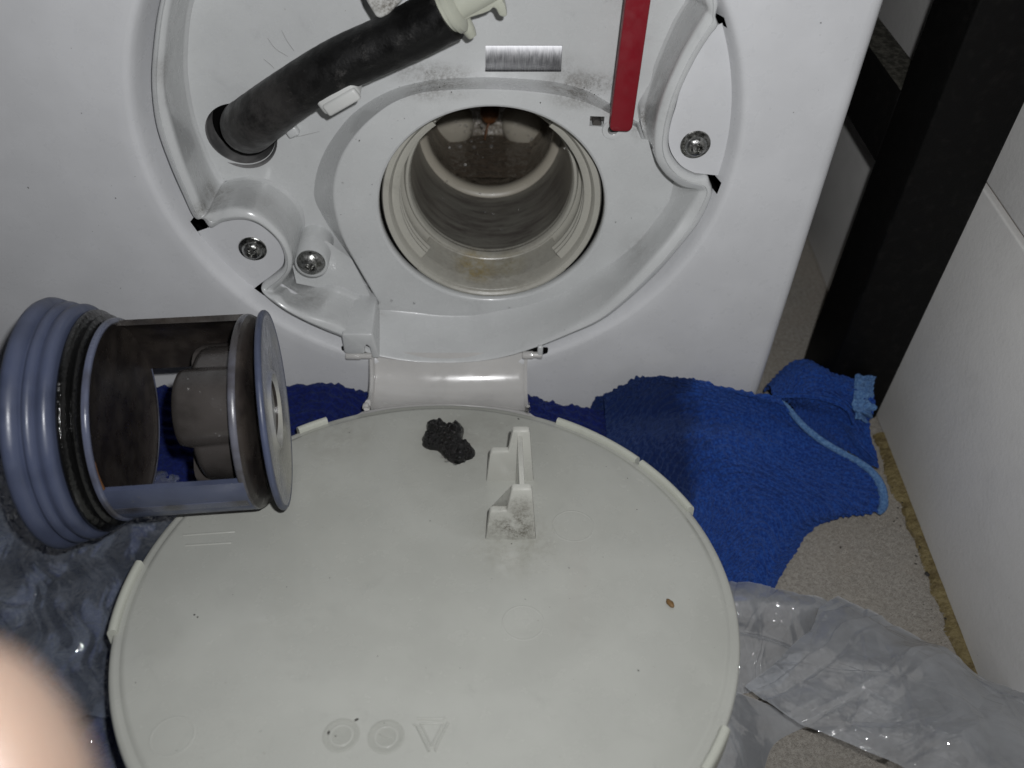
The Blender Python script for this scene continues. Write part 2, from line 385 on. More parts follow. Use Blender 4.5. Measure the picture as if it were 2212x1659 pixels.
def plate(name, outer, holes, Y, mat, parent=None):
    """flat sheet in the plane y = Y with holes; loops are (x, z)"""
    cu = bpy.data.curves.new('t', 'CURVE'); cu.dimensions = '2D'; cu.fill_mode = 'BOTH'
    for lp in [outer] + list(holes):
        sp = cu.splines.new('POLY'); sp.points.add(len(lp) - 1); sp.use_cyclic_u = True
        for q, (x, z) in zip(sp.points, lp): q.co = (x, z, 0, 1)
    o = bpy.data.objects.new('t', cu); C.objects.link(o)
    me = o.to_mesh(); V = [(v.co.x, Y, v.co.y) for v in me.vertices]; F = [list(p.vertices) for p in me.polygons]
    o.to_mesh_clear(); bpy.data.objects.remove(o); bpy.data.curves.remove(cu)
    ob = mesh_obj(name, V, F, mat, parent, smooth=False)
    bm = bmesh.new(); bm.from_mesh(ob.data)
    for f in bm.faces:
        f.normal_update()
        if f.normal.y > 0: f.normal_flip()
    bm.to_mesh(ob.data); bm.free(); return ob
# value noise
_r = np.random.RandomState(3); _T = _r.rand(256, 256)
def vn(x, y):
    x = np.asarray(x, float); y = np.asarray(y, float); i = np.floor(x).astype(int); j = np.floor(y).astype(int)
    f = x - i; g = y - j; f = f * f * (3 - 2 * f); g = g * g * (3 - 2 * g)
    a = _T[i % 256, j % 256]; b_ = _T[(i + 1) % 256, j % 256]; c = _T[i % 256, (j + 1) % 256]; d = _T[(i + 1) % 256, (j + 1) % 256]
    return (a * (1 - f) + b_ * f) * (1 - g) + (c * (1 - f) + d * f) * g
def fbm(x, y, o=4):
    s = 0; a = .5
    for k in range(o): s = s + a * vn(x * 2 ** k + 17.3 * k, y * 2 ** k + 5.1 * k); a *= .5
    return s
def ridged(x, y, o=4):
    s = 0; a = .5
    for k in range(o): s = s + a * (1 - abs(2 * vn(x * 2 ** k + 9.3 * k, y * 2 ** k + 3.7 * k) - 1)); a *= .5
    return s
def sheet(name, ctrl, nu, nv, disp, mat, parent=None, smooth=True, ragged=0.0, **k):
    """ctrl rows x cols of world points -> Catmull-Rom sheet, displaced along its normals by disp(X, Y, U, V)"""
    G = np.array(ctrl, float)
    A = np.array([catmull(G[:, j], nu) for j in range(G.shape[1])])          # cols x nu x 3
    B = np.array([catmull(A[:, i], nv) for i in range(nu)])                   # nu x nv x 3
    du = np.gradient(B, axis=0); dv = np.gradient(B, axis=1); N = np.cross(dv, du); N /= np.linalg.norm(N, axis=2, keepdims=True) + 1e-9
    if N[..., 2].mean() < 0: N = -N
    su = np.cumsum(np.linalg.norm(du, axis=2), 0); sv = np.cumsum(np.linalg.norm(dv, axis=2), 1)
    U, V = np.meshgrid(np.linspace(0, 1, nu), np.linspace(0, 1, nv), indexing='ij')
    B = B + N * disp(su, sv, U, V)[..., None]
    F = grid_faces(nu, nv)
    return mesh_obj(name, B.reshape(-1, 3), F, mat, parent, smooth=smooth, **k)

# ================================================================== WASHING MACHINE
MX0, MX1, MZ0, MZ1 = -47.9, 12.12, -11.6, 62.0
wm = thing('washing_machine', 'white front-loading washing machine with its round service recess open at the foot', 'washing machine', (-17.9, 0, -12.9))
# front panel: rings from the recess edge out to a rounded rectangle
def rect_r(t):
    c, s_ = math.cos(t), math.sin(t); r = 1e9
    if c > 1e-9: r = min(r, (MX1 - .45) / c)
    if c < -1e-9: r = min(r, (MX0 + .45) / c)
    if s_ > 1e-9: r = min(r, (MZ1 - .45) / s_)
    if s_ < -1e-9: r = min(r, (MZ0) / s_)
    return r
th = set(np.linspace(-math.pi, math.pi, 240, endpoint=False).tolist())
for a in (-160.9, -156.9, -140.0, -137.2, 25.7, 27.8, -9.7, -7.0): th.add(math.radians(a))
for cx, cz in ((MX1 - .45, MZ1 - .45), (MX0 + .45, MZ1 - .45), (MX0 + .45, MZ0), (MX1 - .45, MZ0)): th.add(math.atan2(cz, cx))
th = sorted(th)
loops = []
for k, (rr, yy) in enumerate(((8.50, 1.35), (8.60, 1.10), (8.70, .84), (8.79, .58), (8.87, .32), (8.95, .13), (9.04, .035), (9.16, .006), (9.5, -.0), (10.2, 0.0))):
    loops.append([(rr * math.cos(t), yy + .0, rr * math.sin(t)) for t in th])
for f in (.35, 1.0):
    loops.append([((10.2 + (rect_r(t) - 10.2) * f) * math.cos(t), 0.0, (10.2 + (rect_r(t) - 10.2) * f) * math.sin(t)) for t in th])
fp = loft('front_panel', loops, M['panel'], wm, ang=50)
NOTCH = ((-160.9, -156.9, 8.76), (-140.0, -137.2, 8.78), (25.7, 27.8, 8.86), (-9.7, -7.0, 8.84))
bm = bmesh.new(); bm.from_mesh(fp.data); kill = []
for f in bm.faces:
    c = f.calc_center_median() / S + Vector(wm['_org']); a = math.degrees(math.atan2(c.z, c.x)); rr = math.hypot(c.x, c.z)
    if any(a0 <= a <= a1 and rr < rm for a0, a1, rm in NOTCH): kill.append(f)
bmesh.ops.delete(bm, geom=kill, context='FACES'); bm.to_mesh(fp.data); bm.free()
# right rounded corner and side, bottom return
cor = [(MX1 - .45 + .45 * math.sin(a), .45 - .45 * math.cos(a)) for a in np.linspace(0, math.pi / 2, 8)]
cor += [(MX1, 2), (MX1, 20), (MX1, 60)]
loft('side_panel', [[(x, y, MZ0) for x, y in cor], [(x, y, MZ1 - .45) for x, y in cor]], M['panel'], wm, closed=False, ang=80)
corb = [(0, 0), (.1, -.25), (.3, -.38), (1.5, -.42)]
loft('base_return', [[(MX0, y, MZ0 + z), (MX1 - .3, y, MZ0 + z)] for y, z in corb], M['panel'], wm, closed=False, ang=80)
box('back_body', (-17.9, 40, 25), I3, (59.6, 39.5, 73), M['panel'], wm, bev=.3)
lathe('foot', [(0, -.9), (1.8, -.9), (1.8, -.3), (.7, -.2), (.7, 1.5), (0, 1.5)], (10.2, 5, -12.0), (0, 0, 1), M['seal'], wm, seg=24)

# ---- recess housing: stations (outer ridge, inner ridge, wall foot) measured on the photo
SF = 2.7
raw = [((346,0),(372,0),(410,0)),((328.5,119),(356,131),(397,111)),((327,198),(356,206),(400,179)),((338,278),(367,258),(414,254)),
 ((366,357),(390,337),(436,317)),((394,421),(418,405),(457,365)),((418,470),(440,459),(476,394)),((437,474),(452,460),(487,391)),((454,494),(473,457),(505,387)),
 ((481,481),(497,451.5),(537,384)),((521,475),(537,454),(576.5,393)),((553,482),(568.6,470),(616,417)),((580.5,500),(596,494),(644,448)),
 ((602,524),(619,522),(654,480)),((614,555.5),(631,555.5),(651,512)),((611,581),(628,583),(645,544)),((591,600),(610,609),(637,575)),
 ((566,618),(590,628),(634,596)),((569,636),(604,639),(639,603)),((614,669),(623,660),(648,608)),((665,697),(665,680),(690,613)),
 ((707,716.5),(707,694),(722,628)),((742,731),(744,711),(757,641)),((790,760),(790,752),(800,664)),((846.5,774),(846.5,768),(846.5,667)),
 ((899,780.5),(899,775),(899,672)),((951,782.5),(951,777),(951,678)),((1020,780.5),(1020,775),(1020,678)),((1089.6,770),(1088,764),(1072,669)),
 ((1159,749),(1156,743),(1124,660)),((1228,723),(1222,713),(1176,645)),((1300,692),(1288,678),(1219,628)),((1362,645),(1343,630),(1305,575)),
 ((1424,587),(1410,558),(1345,548)),((1471.6,532),(1448,512),(1384,512)),((1515,476),(1481,464),(1412,476)),((1539,421),(1507,421),(1434,446)),
 ((1534,395),(1509,410),(1446,420)),((1527,384.5),(1476,405),None),((1503,383),(1456,393),None),((1475.6,369),(1436,375),None),
 ((1453.6,343),(1419,349),None),((1444.5,313.5),(1413,317),(1406,317)),((1448,278),(1415,286),(1395,278)),((1455.7,246),(1420,254),(1392,238)),
 ((1475.5,186.5),(1436,198),(1404,190.5)),((1507,123),(1471.6,119),(1424,131)),((1535,79),(1499,71),(1455.7,55.5)),((1552,57),(1521,34),(1473.6,22)),
 ((1547,36),(1529,21),(1487.5,0)),((1553,8),(1523,3),(1487,-9)),((1546,-22),(1515,-22),(1479,-35))]
O_, I_, F_ = [], [], []
for i, (o, n, f) in enumerate(raw):
    t = 1.0 if 18 < i < 34 else (0.5 if i in (18, 34) else 0.0)
    Yr = .42 * (1 - t) + .0 * t
    a = atY(o, Yr); bq = atY(n, Yr)
    if f is None:
        c = np.array(bq); c = c - .10 * np.array([c[0], 0, c[2]]) / np.hypot(c[0], c[2]); c[1] = 1.75
    else: c = atY(f, 1.75 if 21 <= i <= 43 else (2.2 if i in (20, 44) else SF))
    O_.append(a); I_.append(bq); F_.append(c)
ang0 = math.atan2(O_[-1][2], O_[-1][0]); ang1 = math.atan2(O_[0][2], O_[0][0])
ends = [np.hypot(q[-1][0], q[-1][2]) for q in (O_, I_, F_)]
for k in range(1, 12):                                   # over the top of the recess (above the frame)
    f = k / 12; t = ang0 + (ang1 - ang0) * f
    for LST, r0 in zip((O_, I_, F_), ends):
        r1 = np.hypot(LST[0][0], LST[0][2]); r = r0 + (r1 - r0) * f
        LST.append(np.array([r * math.cos(t), LST[0][1], r * math.sin(t)]))
NS = 420
Oc, Ic, Fc = (catmull(np.array(q), NS, True) for q in (O_, I_, F_))
dirn = Fc - Ic
L = []
low = Oc.copy(); low[:, 1] += .7; L.append(low)
a = Oc.copy(); a[:, 1] += .10; L.append(a)
a = Oc * .93 + Ic * .07; a[:, 1] -= .0; L.append(a)
a = Oc * .80 + Ic * .20; a[:, 1] -= .06; L.append(a)
a = Oc * .58 + Ic * .42; a[:, 1] -= .08; L.append(a)
a = Oc * .54 + Ic * .46; a[:, 1] -= .045; L.append(a)
a = Oc * .50 + Ic * .50; a[:, 1] -= .085; L.append(a)
a = Oc * .12 + Ic * .88; a[:, 1] -= .03; L.append(a)
a = Ic + dirn * .03; L.append(a)
a = Ic + dirn * .12; L.append(a)
a = Ic + dirn * .5; L.append(a)
a = Ic + dirn * .93; L.append(a)
inw = -np.stack([Fc[:, 0], 0 * Fc[:, 0], Fc[:, 2]], 1); inw /= np.linalg.norm(inw, axis=1, keepdims=True)
a = Fc + inw * .04; a[:, 1] = Fc[:, 1] - .05; L.append(a)
a = Fc + inw * .12; a[:, 1] = Fc[:, 1] - .004; L.append(a)
a = Fc + inw * .13; a[:, 1] = np.maximum(Fc[:, 1], SF + .06); L.append(a)
loft('recess_wall', L, M['housing'], wm, ang=60)

# floor of the recess with its openings
HC = (1.57, -3.15); HR = 3.85
def circ(cx, cz, r, n=96, e=1.0): return [(cx + r * math.cos(t), cz + r * e * math.sin(t)) for t in np.linspace(0, 2 * math.pi, n, endpoint=False)]
pk = atY((519, 290), SF)
pocket_r = 1.12
bk = [atY(p, SF) for p in ((1049, 98), (1215, 98), (1212, 155), (1048, 155))]
slot = [(q[0], q[2]) for q in bk]
floor_out = [(q[0], q[2]) for q in (Fc + inw * .0)]
plate('recess_floor', floor_out, [circ(HC[0], HC[1], HR + .35), circ(pk[0], pk[2], pocket_r, 64, .97), slot], SF, M['housing'], wm)
# raised plateau round the pump opening
PY = 1.66
pp = [(800, 660), (768, 606), (745, 570), (712, 520), (690, 470), (678, 425), (682, 380), (697, 335), (722, 293), (757, 250), (800, 218), (850, 193), (900, 179), (950, 171), (1030, 167), (1110, 169), (1190, 176),
      (1245, 188), (1290, 207), (1330, 232), (1375, 262)]
pts = [atY(p, SF if k > 4 else (1.9, 1.95, 1.95, 2.1, 2.4)[k]) * (1, 0, 1) + (0, SF, 0) for k, p in enumerate(pp)]
arc = catmull(pts, 90)
EP = lambda p: atY(p, 1.9) * (1, 0, 1) + (0, SF, 0)
east = catmull([arc[-1], EP((1418, 300)), EP((1446, 360)), EP((1462, 420)), EP((1440, 500)), EP((1370, 570)), EP((1250, 650)), EP((1060, 715)), EP((900, 710)),
                EP((840, 705)), arc[0]], 90)[1:-1]
loopP = np.vstack([arc, east])
cen = loopP.mean(0)
def shrink(Lp, d, Y):
    t = np.roll(Lp, -1, 0) - np.roll(Lp, 1, 0); nrm = np.stack([t[:, 2], 0 * t[:, 0], -t[:, 0]], 1); nrm /= np.linalg.norm(nrm, axis=1, keepdims=True) + 1e-9
    if ((cen - Lp) * nrm).sum() < 0: nrm = -nrm
    q = Lp + nrm * d; q[:, 1] = Y; return q
pin_ = [atY(p, PY) for p in ((820, 656), (790, 604), (768, 566), (744, 522), (728, 475), (720, 425), (724, 380), (738, 337), (764, 296), (800, 258), (846, 224), (897, 204), (950, 196), (1030, 193), (1110, 195), (1190, 203), (1245, 215), (1288, 231), (1325, 250), (1375, 275))]
loopI = np.vstack([catmull(pin_, 90), shrink(loopP, .06, PY)[90:]])
def between(f, Y):
    q = loopP * (1 - f) + loopI * f; q[:, 1] = Y; return q
LP = [between(0, SF + .02), between(.04, SF - .03), between(.90, PY + .10), between(.97, PY + .035), between(1.0, PY + .01), shrink(loopI, .05, PY)]
loft('plateau_bevel', LP, M['housing'], wm, ang=70)
hole_s = [(q[0], q[2]) for q in LP[-1]]
sq = [atY(p, PY) for p in ((1275, 251), (1306, 252), (1304, 274), (1273, 272))]
pin = atY((1324, 279), PY)
plate('pump_plate', hole_s, [circ(HC[0], HC[1], HR + .10), [(q[0], q[2]) for q in sq], circ(pin[0], pin[2], .17, 32)], PY, M['housing'], wm)
lathe('opening_edge', [(HR + .10, PY), (HR + .03, PY + .02), (HR, PY + .08), (HR - .01, PY + .30), (HR + .04, PY + .36)], (HC[0], 0, HC[1]), (0, 1, 0), M['housing'], wm, seg=128, ang=70)
led = [atY(p, 1.95) for p in ((628, 556), (650, 530), (705, 520), (760, 560), (800, 640), (760, 660), (725, 640), (690, 622), (640, 612))]
plate('recess_ledge', [(q[0], q[2]) for q in led], [], 1.95, M['housing'], wm)
# little square socket and pivot boss below the strap
sqc = sum(sq) / 4
box('square_socket', (sqc[0], PY + .5, sqc[2] - .02), I3, (.55, .3, .5), M['seal'], wm, bev=.02)
for i in range(4):
    a, c = sq[i], sq[(i + 1) % 4]
    mesh_obj('socket_wall', [a, c, c + (0, .45, 0), a + (0, .45, 0)], [(0, 1, 2, 3)], M['housing'], wm, smooth=False)
lathe('socket_pin', [(0, .0), (.13, .0), (.15, .03), (.15, .4)], (sqc[0] + .02, PY + .06, sqc[2] - .12), (0, 1, 0), M['seal'], wm, seg=20)
lathe('pivot_boss', [(.17, .45), (.17, -.05), (.20, -.07), (.33, -.06), (.36, .01)], (pin[0], PY, pin[2]), (0, 1, 0), M['housing'], wm, seg=36)
lathe('pivot_pin', [(0, -.02), (.14, .0), (.14, .4)], (pin[0], PY + .05, pin[2]), (0, 1, 0), M['seal'], wm, seg=24)

# ---- pump opening: housing collar, threads, tube, rear chamber
AY = (0, 1, 0); TL = math.radians(7.0); AT = np.array([0, math.cos(TL), -math.sin(TL)])   # the pump axis dips a little towards the back
HO = np.array([HC[0], 2.2, HC[1]]) - AT * 2.2
pump = 'pump_housing'
ph = lathe('pump_collar', [(3.80, 3.8), (3.80, 2.27), (3.75, 2.20), (3.56, 2.21), (3.52, 2.28), (3.48, 2.34), (3.34, 3.78), (3.28, 3.92), (3.16, 3.97), (3.13, 3.86), (3.08, 3.78), (2.99, 3.78), (2.94, 3.86), (2.92, 4.2)], HO, AT, M['cream'], wm, seg=160, ang=45)
x_, y_, z_ = frame(AT)     # x_ is world up
lathe('collar_apron', [(3.77, 2.19), (3.70, 2.16), (3.52, 2.26), (3.32, 3.60), (3.22, 3.93), (3.7, 3.9)], HO, AT, M['cream'], wm, seg=60, up=(0, 0, -1), a0=-.80, a1=.80)
for side in (1, -1):
    for k in range(3):
        y0 = 2.50 + .34 * k
        mid = math.pi / 2 * side
        a0, a1 = (mid - .95, mid + .74 + .03 * k) if side > 0 else (mid - .74 - .03 * k, mid + .95)
        lathe('thread', [(3.52, y0), (3.26, y0 + .03), (3.22, y0 + .06), (3.22, y0 + .13), (3.26, y0 + .16), (3.52, y0 + .19)], HO, AT, M['cream'], wm, seg=48, a0=a0, a1=a1)
lathe('gap_backing', [(4.1, 2.40), (3.7, 2.41)], HO, AT, M['void'], wm, seg=64)  # black ring, the shade of the collar gap put in as colour
lathe('pump_tube', [(2.93, 4.0), (2.90, 5.0), (2.88, 8.7)], HO, AT, M['tube'], wm, seg=128)
lathe('inner_rim', [(2.90, 8.5), (2.80, 8.52), (2.64, 8.62), (2.58, 8.74), (2.57, 9.0), (2.66, 9.2)], HO, AT, M['shaftring'], wm, seg=96, ang=80)
lathe('pump_chamber', [(2.64, 9.1), (2.70, 11.6), (2.4, 12.4), (1.2, 12.8), (0, 12.8)], HO, AT, M['pumpback'], wm, seg=64, ang=80)
NWX = 40; V = []
for i in range(NWX + 1):
    for j in range(NWX + 1):
        y = 8.75 + 3.7 * j / NWX; x = (2 * i / NWX - 1) * (math.sqrt(max(.1, 2.72 ** 2 - (3.05 - (y - 2.2) * math.tan(TL)) ** 2)) + .03)
        V.append((HC[0] + x, y, HC[1] - 3.05 + .05 * (fbm(x * 2 + 20, y * 2, 3) - .5)))
mesh_obj('drain_water', V, grid_faces(NWX + 1, NWX + 1), M['water'], wm)
for pxy in ((972, 280), (1135, 280)):
    ic = atY(pxy, 11.8)
    lathe('impeller_blade', [(0, -.30), (.5, -.26), (.85, -.12), (1.05, .2), (1.05, .9)], (ic[0], 11.9, ic[2]), AY, M['shaftring'], wm, seg=28)
rb = atY((1058, 250), 11.2)
lathe('rusty_bolt', [(0, -.30), (.22, -.26), (.36, -.12), (.40, .1), (.42, .8)], (rb[0], 11.25, rb[2]), AY, M['rust'], wm, seg=28)
r2 = atY((1047, 300), 11.1)
tube('rust_drip', [(rb[0], 11.2, rb[2] - .3), ((rb[0] + r2[0]) / 2, 11.1, (rb[2] + r2[2]) / 2), (r2[0], 11.0, r2[2])], [.07, .05, .02], M['rust'], wm, n=16, seg=8)
DV = []; DF = []
def drop(c, n, r):
    x, y, z = frame(n); n0 = len(DV)
    for i in range(4):
        a = math.pi / 2 * i / 3.2
        for k in range(8): DV.append(np.array(c) + z * (r * .6 * math.sin(a)) + r * math.cos(a) * (math.cos(k * math.pi / 4) * x + math.sin(k * math.pi / 4) * y))
    DV.append(np.array(c) + z * r * .6)
    DF.extend([(n0 + i * 8 + k, n0 + i * 8 + (k + 1) % 8, n0 + i * 8 + 8 + (k + 1) % 8, n0 + i * 8 + 8 + k) for i in range(3) for k in range(8)])
    DF.extend([(n0 + 24 + k, n0 + 24 + (k + 1) % 8, n0 + 32) for k in range(8)])
for _ in range(34):
    p = (random.uniform(980, 1150), random.uniform(262, 345)); q = atY(p, 11.2); drop(q, (0, -1, .25), random.uniform(.03, .10))
for p, rr in (((971, 319), .05), ((1005, 356), .06), ((895, 655), .05), ((845, 650), .06), ((1220, 320), .04), ((740, 395), .04), ((1100, 665), .04), ((800, 420), .03), ((1330, 480), .035)):
    drop(atY(p, PY), (0, -1, 0), rr)
for _ in range(14):
    a = -math.pi / 2 + random.uniform(-.9, .9); drop((HC[0] + 2.9 * math.cos(a), random.uniform(4.2, 8.2), HC[1] - .42 + 2.86 * math.sin(a)), (-math.cos(a), 0, -math.sin(a)), random.uniform(.03, .07))
mesh_obj('glint_droplets', DV, DF, M['drop'], kind='stuff')  # drops added to give glints in the pump and on the plate
# ---- tabs of the front panel (carry the two side screws)
def tab(idx, name, ext):
    lp = [O_[i] for i in idx]
    outer = catmull(lp, 60); cc = np.array([0.0, 0, 0])
    q = [(p[0], p[2]) for p in outer]
    m = np.mean(q, 0)
    gap = .05
    q = [(x + (m[0] - x) / np.hypot(m[0] - x, m[1] - z) * gap, z + (m[1] - z) / np.hypot(m[0] - x, m[1] - z) * gap) for x, z in q]
    a0 = math.atan2(q[-1][1], q[-1][0]); a1 = math.atan2(q[0][1], q[0][0])
    rim = [(8.80 * math.cos(t), 8.80 * math.sin(t)) for t in np.linspace(a0, a1, 30)]
    lp2 = q + rim
    p = plate(name, lp2, [], .60, M['panel'], wm)
    # folded-back edge of the sheet
    E = [[(x, .60, z), (x, .64, z), (x, .9, z)] for x, z in q]
    loft('tab_edge', np.array(E).transpose(1, 0, 2), M['panel'], wm, closed=False)
    return p
tab(list(range(8, 18)), 'screw_tab', 0)
tab(list(range(39, 49)), 'screw_tab', 0)
# black sheet stands in for the shade behind the gaps at the tab ends
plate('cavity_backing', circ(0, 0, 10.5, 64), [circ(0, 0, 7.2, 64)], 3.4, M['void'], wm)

# ---- screws
def screw(p, Y, r=.45, tilt=(0, 0), rot=0.2):
    o = atY(p, Y); t = thing_part('screw', o)
    return t
def star(r0, r1, n=6, m=8, rot=0):
    out = []
    for k in range(n * m):
        a = 2 * math.pi * k / (n * m); f = .5 + .5 * math.cos(n * a)
        out.append((r1 + (r0 - r1) * f ** .8, a + rot))
    return out
def build_screw(p, Y, rot, washer):
    o = atY(p, Y); sg = 48
    th_ = np.linspace(0, 2 * math.pi, sg, endpoint=False)
    prof = [(.47, .0), (.47, -.03), (.45, -.05), (.37, -.055), (.345, -.06), (.335, -.14), (.30, -.21), (.24, -.255), (.19, -.27)] if washer else \
           [(.49, .02), (.50, -.02), (.48, -.08), (.42, -.17), (.33, -.24), (.24, -.285), (.19, -.30)]
    Lp = [[(o[0] + r * math.cos(a), o[1] + h, o[2] + r * math.sin(a)) for a in th_] for r, h in prof]
    sc = loft('screw', Lp, M['screw'], wm, ang=35)
    top = prof[-1][1]
    stp = star(.185, .115, 6, 8, rot)
    L2 = [Lp[-1], [(o[0] + r * math.cos(a), o[1] + top + .005, o[2] + r * math.sin(a)) for r, a in stp],
          [(o[0] + r * .9 * math.cos(a), o[1] + top + .14, o[2] + r * .9 * math.sin(a)) for r, a in stp],
          [(o[0] + .02 * math.cos(a), o[1] + top + .17, o[2] + .02 * math.sin(a)) for r, a in stp]]
    # star socket, aligned by angle
    L2[0] = [(o[0] + .19 * math.cos(a), o[1] + top, o[2] + .19 * math.sin(a)) for r, a in stp]
    s2 = loft('star_socket', L2, M['screw'], sc, ang=30, cap1=True)
    return sc
build_screw((546, 537), .60, .3, True)
build_screw((672, 566), 1.15, .1, False)
build_screw((1502, 312), .60, .25, True)
bs = atY((672, 570), 1.2)
lathe('screw_boss', [(.62, 1.7), (.58, .05), (.54, -.0), (.44, -.01), (.0, -.01)], (bs[0], 1.17, bs[2] - .02), AY, M['housing'], wm, seg=40, ang=60)

# ---- steel bracket behind its slot
bx0, bx1 = bk[0][0] - .12, bk[1][0] + .12; bz0, bz1 = bk[2][2] - .12, bk[0][2] + .12
Lb = []
for k in range(13):
    f = k / 12; z = bz1 + (bz0 - bz1) * f; y = SF + .05 + .36 * (f - .72) ** 2
    Lb.append([(bx0, y, z), (bx1, y, z)])
loft('steel_bracket', Lb, M['steel'], wm, closed=False, ang=80)

# ---- red release strap
ls = [atY(p, 1.15) for p in ((1352, 0), (1405, 0), (1366, 276), (1317, 270))]
up_ = (ls[0] + ls[1]) / 2 - (ls[2] + ls[3]) / 2; up_ /= np.linalg.norm(up_); sd = np.array([up_[2], 0, -up_[0]])
wd = .35; bot = (ls[2] + ls[3]) / 2
pol = []
rr = .17
for cx_, a0 in ((wd - rr, -90), (-(wd - rr), -180)):
    pass
pol = [(wd, 7.5), (-wd, 7.5)] + [(-(wd - rr) + rr * math.cos(math.radians(a)), rr + rr * math.sin(math.radians(a)) - .03) for a in range(180, 271, 15)] + \
      [((wd - rr) + rr * math.cos(math.radians(a)), rr + rr * math.sin(math.radians(a)) - .03) for a in range(270, 361, 15)]
o = prism('release_strap', pol, bot - up_ * .12, (sd, up_, (0, -1, 0)), -.22, .05, M['red'], wm, bev=.035)
o['label'] = 'dark red release strap'

# ---- hose clips
def clip_box(name, p, Y, direc, size, mat, bev=.12, **k):
    c = atY(p, Y); x = np.array([direc[0], 0, direc[1]], float); x /= np.linalg.norm(x); z = np.array([0, -1.0, 0]); y = np.cross(z, x)
    return box(name, c, (x, y, z), size, mat, wm, bev=bev, seg=3, **k), c, (x, y, z)
dr = atY((785, 167), 1.0) - atY((690, 222), 1.0); dr = (dr[0], dr[2])
c1, cc, ca = clip_box('hose_clip', (733, 200), .75, dr, (1.32, .60, .85), M['clipwhite'], bev=.16)
box('clip_lip', cc + ca[0] * .05 - ca[1] * .12 + ca[2] * .40, ca, (1.15, .40, .22), M['clipwhite'], wm, bev=.08)
clip_box('clip_stem', (742, 205), 1.5, dr, (.9, .3, 1.1), M['clipwhite'], bev=.05)
clip_box('clip_web', (790, 166), 2.2, (1, .3), (.35, .18, .7), M['housing'], bev=.06)
clip_box('clip_web', (632, 283), 2.55, (1, .45), (.40, .34, .3), M['housing'], bev=.08)
q0 = atY((835, 15), .1)
pl_ = [(-.62, .55), (-.50, .10), (-.30, -.28), (-.18, -.33), (.05, -.22), (.55, .28), (.75, .62), (.4, 1.1), (-.4, 1.1)]
t_ = prism('hose_clip', pl_, q0 + (0, 0, .05), ((1, 0, 0), (0, 0, 1), (0, -1, 0)), -1.6, .12, M['clipdirty'], wm, bev=.08, seg=3)
t_['label'] = 'grimy white hose clip at the top edge'

# ---- hinge: cover block left, pins and hook right
zt = -7.02
bl = [(-3.78, -7.07), (-2.68, -7.07), (-2.68, -8.0), (-2.85, -8.0), (-2.85, -7.62), (-3.05, -7.62), (-3.05, -8.02), (-3.78, -8.02)]
bq = [(-3.74, -7.07), (-2.70, -7.07), (-2.66, -7.14), (-2.52, -8.25), (-2.80, -8.25), (-2.83, -7.72), (-2.93, -7.60), (-3.02, -7.72), (-3.04, -8.04), (-3.68, -8.06), (-3.78, -7.95), (-3.78, -7.14)]
prism('hinge_cover', bq, (0, 0, 0), ((1, 0, 0), (0, 0, 1), (0, -1, 0)), -2.1, .22, M['housing'], wm, bev=.06, seg=3)
box('slot_shade', (-2.93, .35, -7.85), I3, (.32, .5, .6), M['void'], wm, bev=0)  # black box, the shade inside the slot put in as colour
for xa, xb in ((-3.75, -2.8), (2.72, 3.42)):
    z0 = -8.22 if xa < 0 else -8.16
    lathe('hinge_pin', [(0, 0), (.13, 0), (.15, .03), (.15, (xb - xa) * .55), (.12, (xb - xa) * .56), (.12, xb - xa), (0, xb - xa)], (xa, -.12, z0), (1, 0, 0), M['arm'], wm, seg=20)
box('hinge_hook', (3.36, -.12, -8.0), I3, (.20, .18, .62), M['housing'], wm, bev=.05)
box('notch_shade', (3.25, .12, -8.22), I3, (.85, .12, .40), M['void'], wm, bev=.05)  # black boxes left and right, shade of the hinge notches as colour
box('notch_shade', (-3.45, .12, -8.15), I3, (.95, .12, .35), M['void'], wm, bev=.05)

# ---- service flap
fl = lambda u, v_, n=0.0: FC + FU * u + FV * v_ + FN * n
R_ = 8.43
prof = [(0, 0), (3, 0), (6, 0), (7.98, 0), (8.08, -.012), (8.13, -.05), (8.16, -.06), (8.26, -.055), (8.36, -.07), (8.41, -.12), (8.43, -.2), (8.43, -.85), (8.30, -.86), (8.25, -.3), (0, -.3)]
flap = lathe('service_flap', prof, FC, FN, M['flap'], wm, seg=256, ang=50)
flap['label'] = 'round ivory service flap hinged open'
def rim_seg(a0, a1, r0=8.24, r1=8.54, h=.12):
    x, y, z = frame(FN, FV)      # x = FV, y = z x x
    pr = [(r0 + .03, -.05), (r0 + .06, h - .04), (r0 + .10, h), (r1 - .10, h), (r1 - .03, h - .05), (r1, h - .15), (r1, -.75), (r1 - .15, -.75)]
    return lathe('rim_tab', pr, FC, FN, M['flap_rim'], flap, seg=max(10, int(abs(a1 - a0) * 30)), up=FV, a0=min(a0, a1), a1=max(a0, a1), ang=50)
def fang(p):
    q = atF(p); return math.atan2(np.cross(np.cross(FN, FV), FU) @ FN * 0 + q[0] * (np.cross(FN, FV) @ FU), q[1])
for pa, pb in (((640, 925), (703, 903)), ((1205, 908), (1375, 995)), ((1385, 1000), (1478, 1105)), ((318, 1218), (262, 1365)), ((1568, 1575), (1540, 1680))):
    rim_seg(fang(pa), fang(pb))
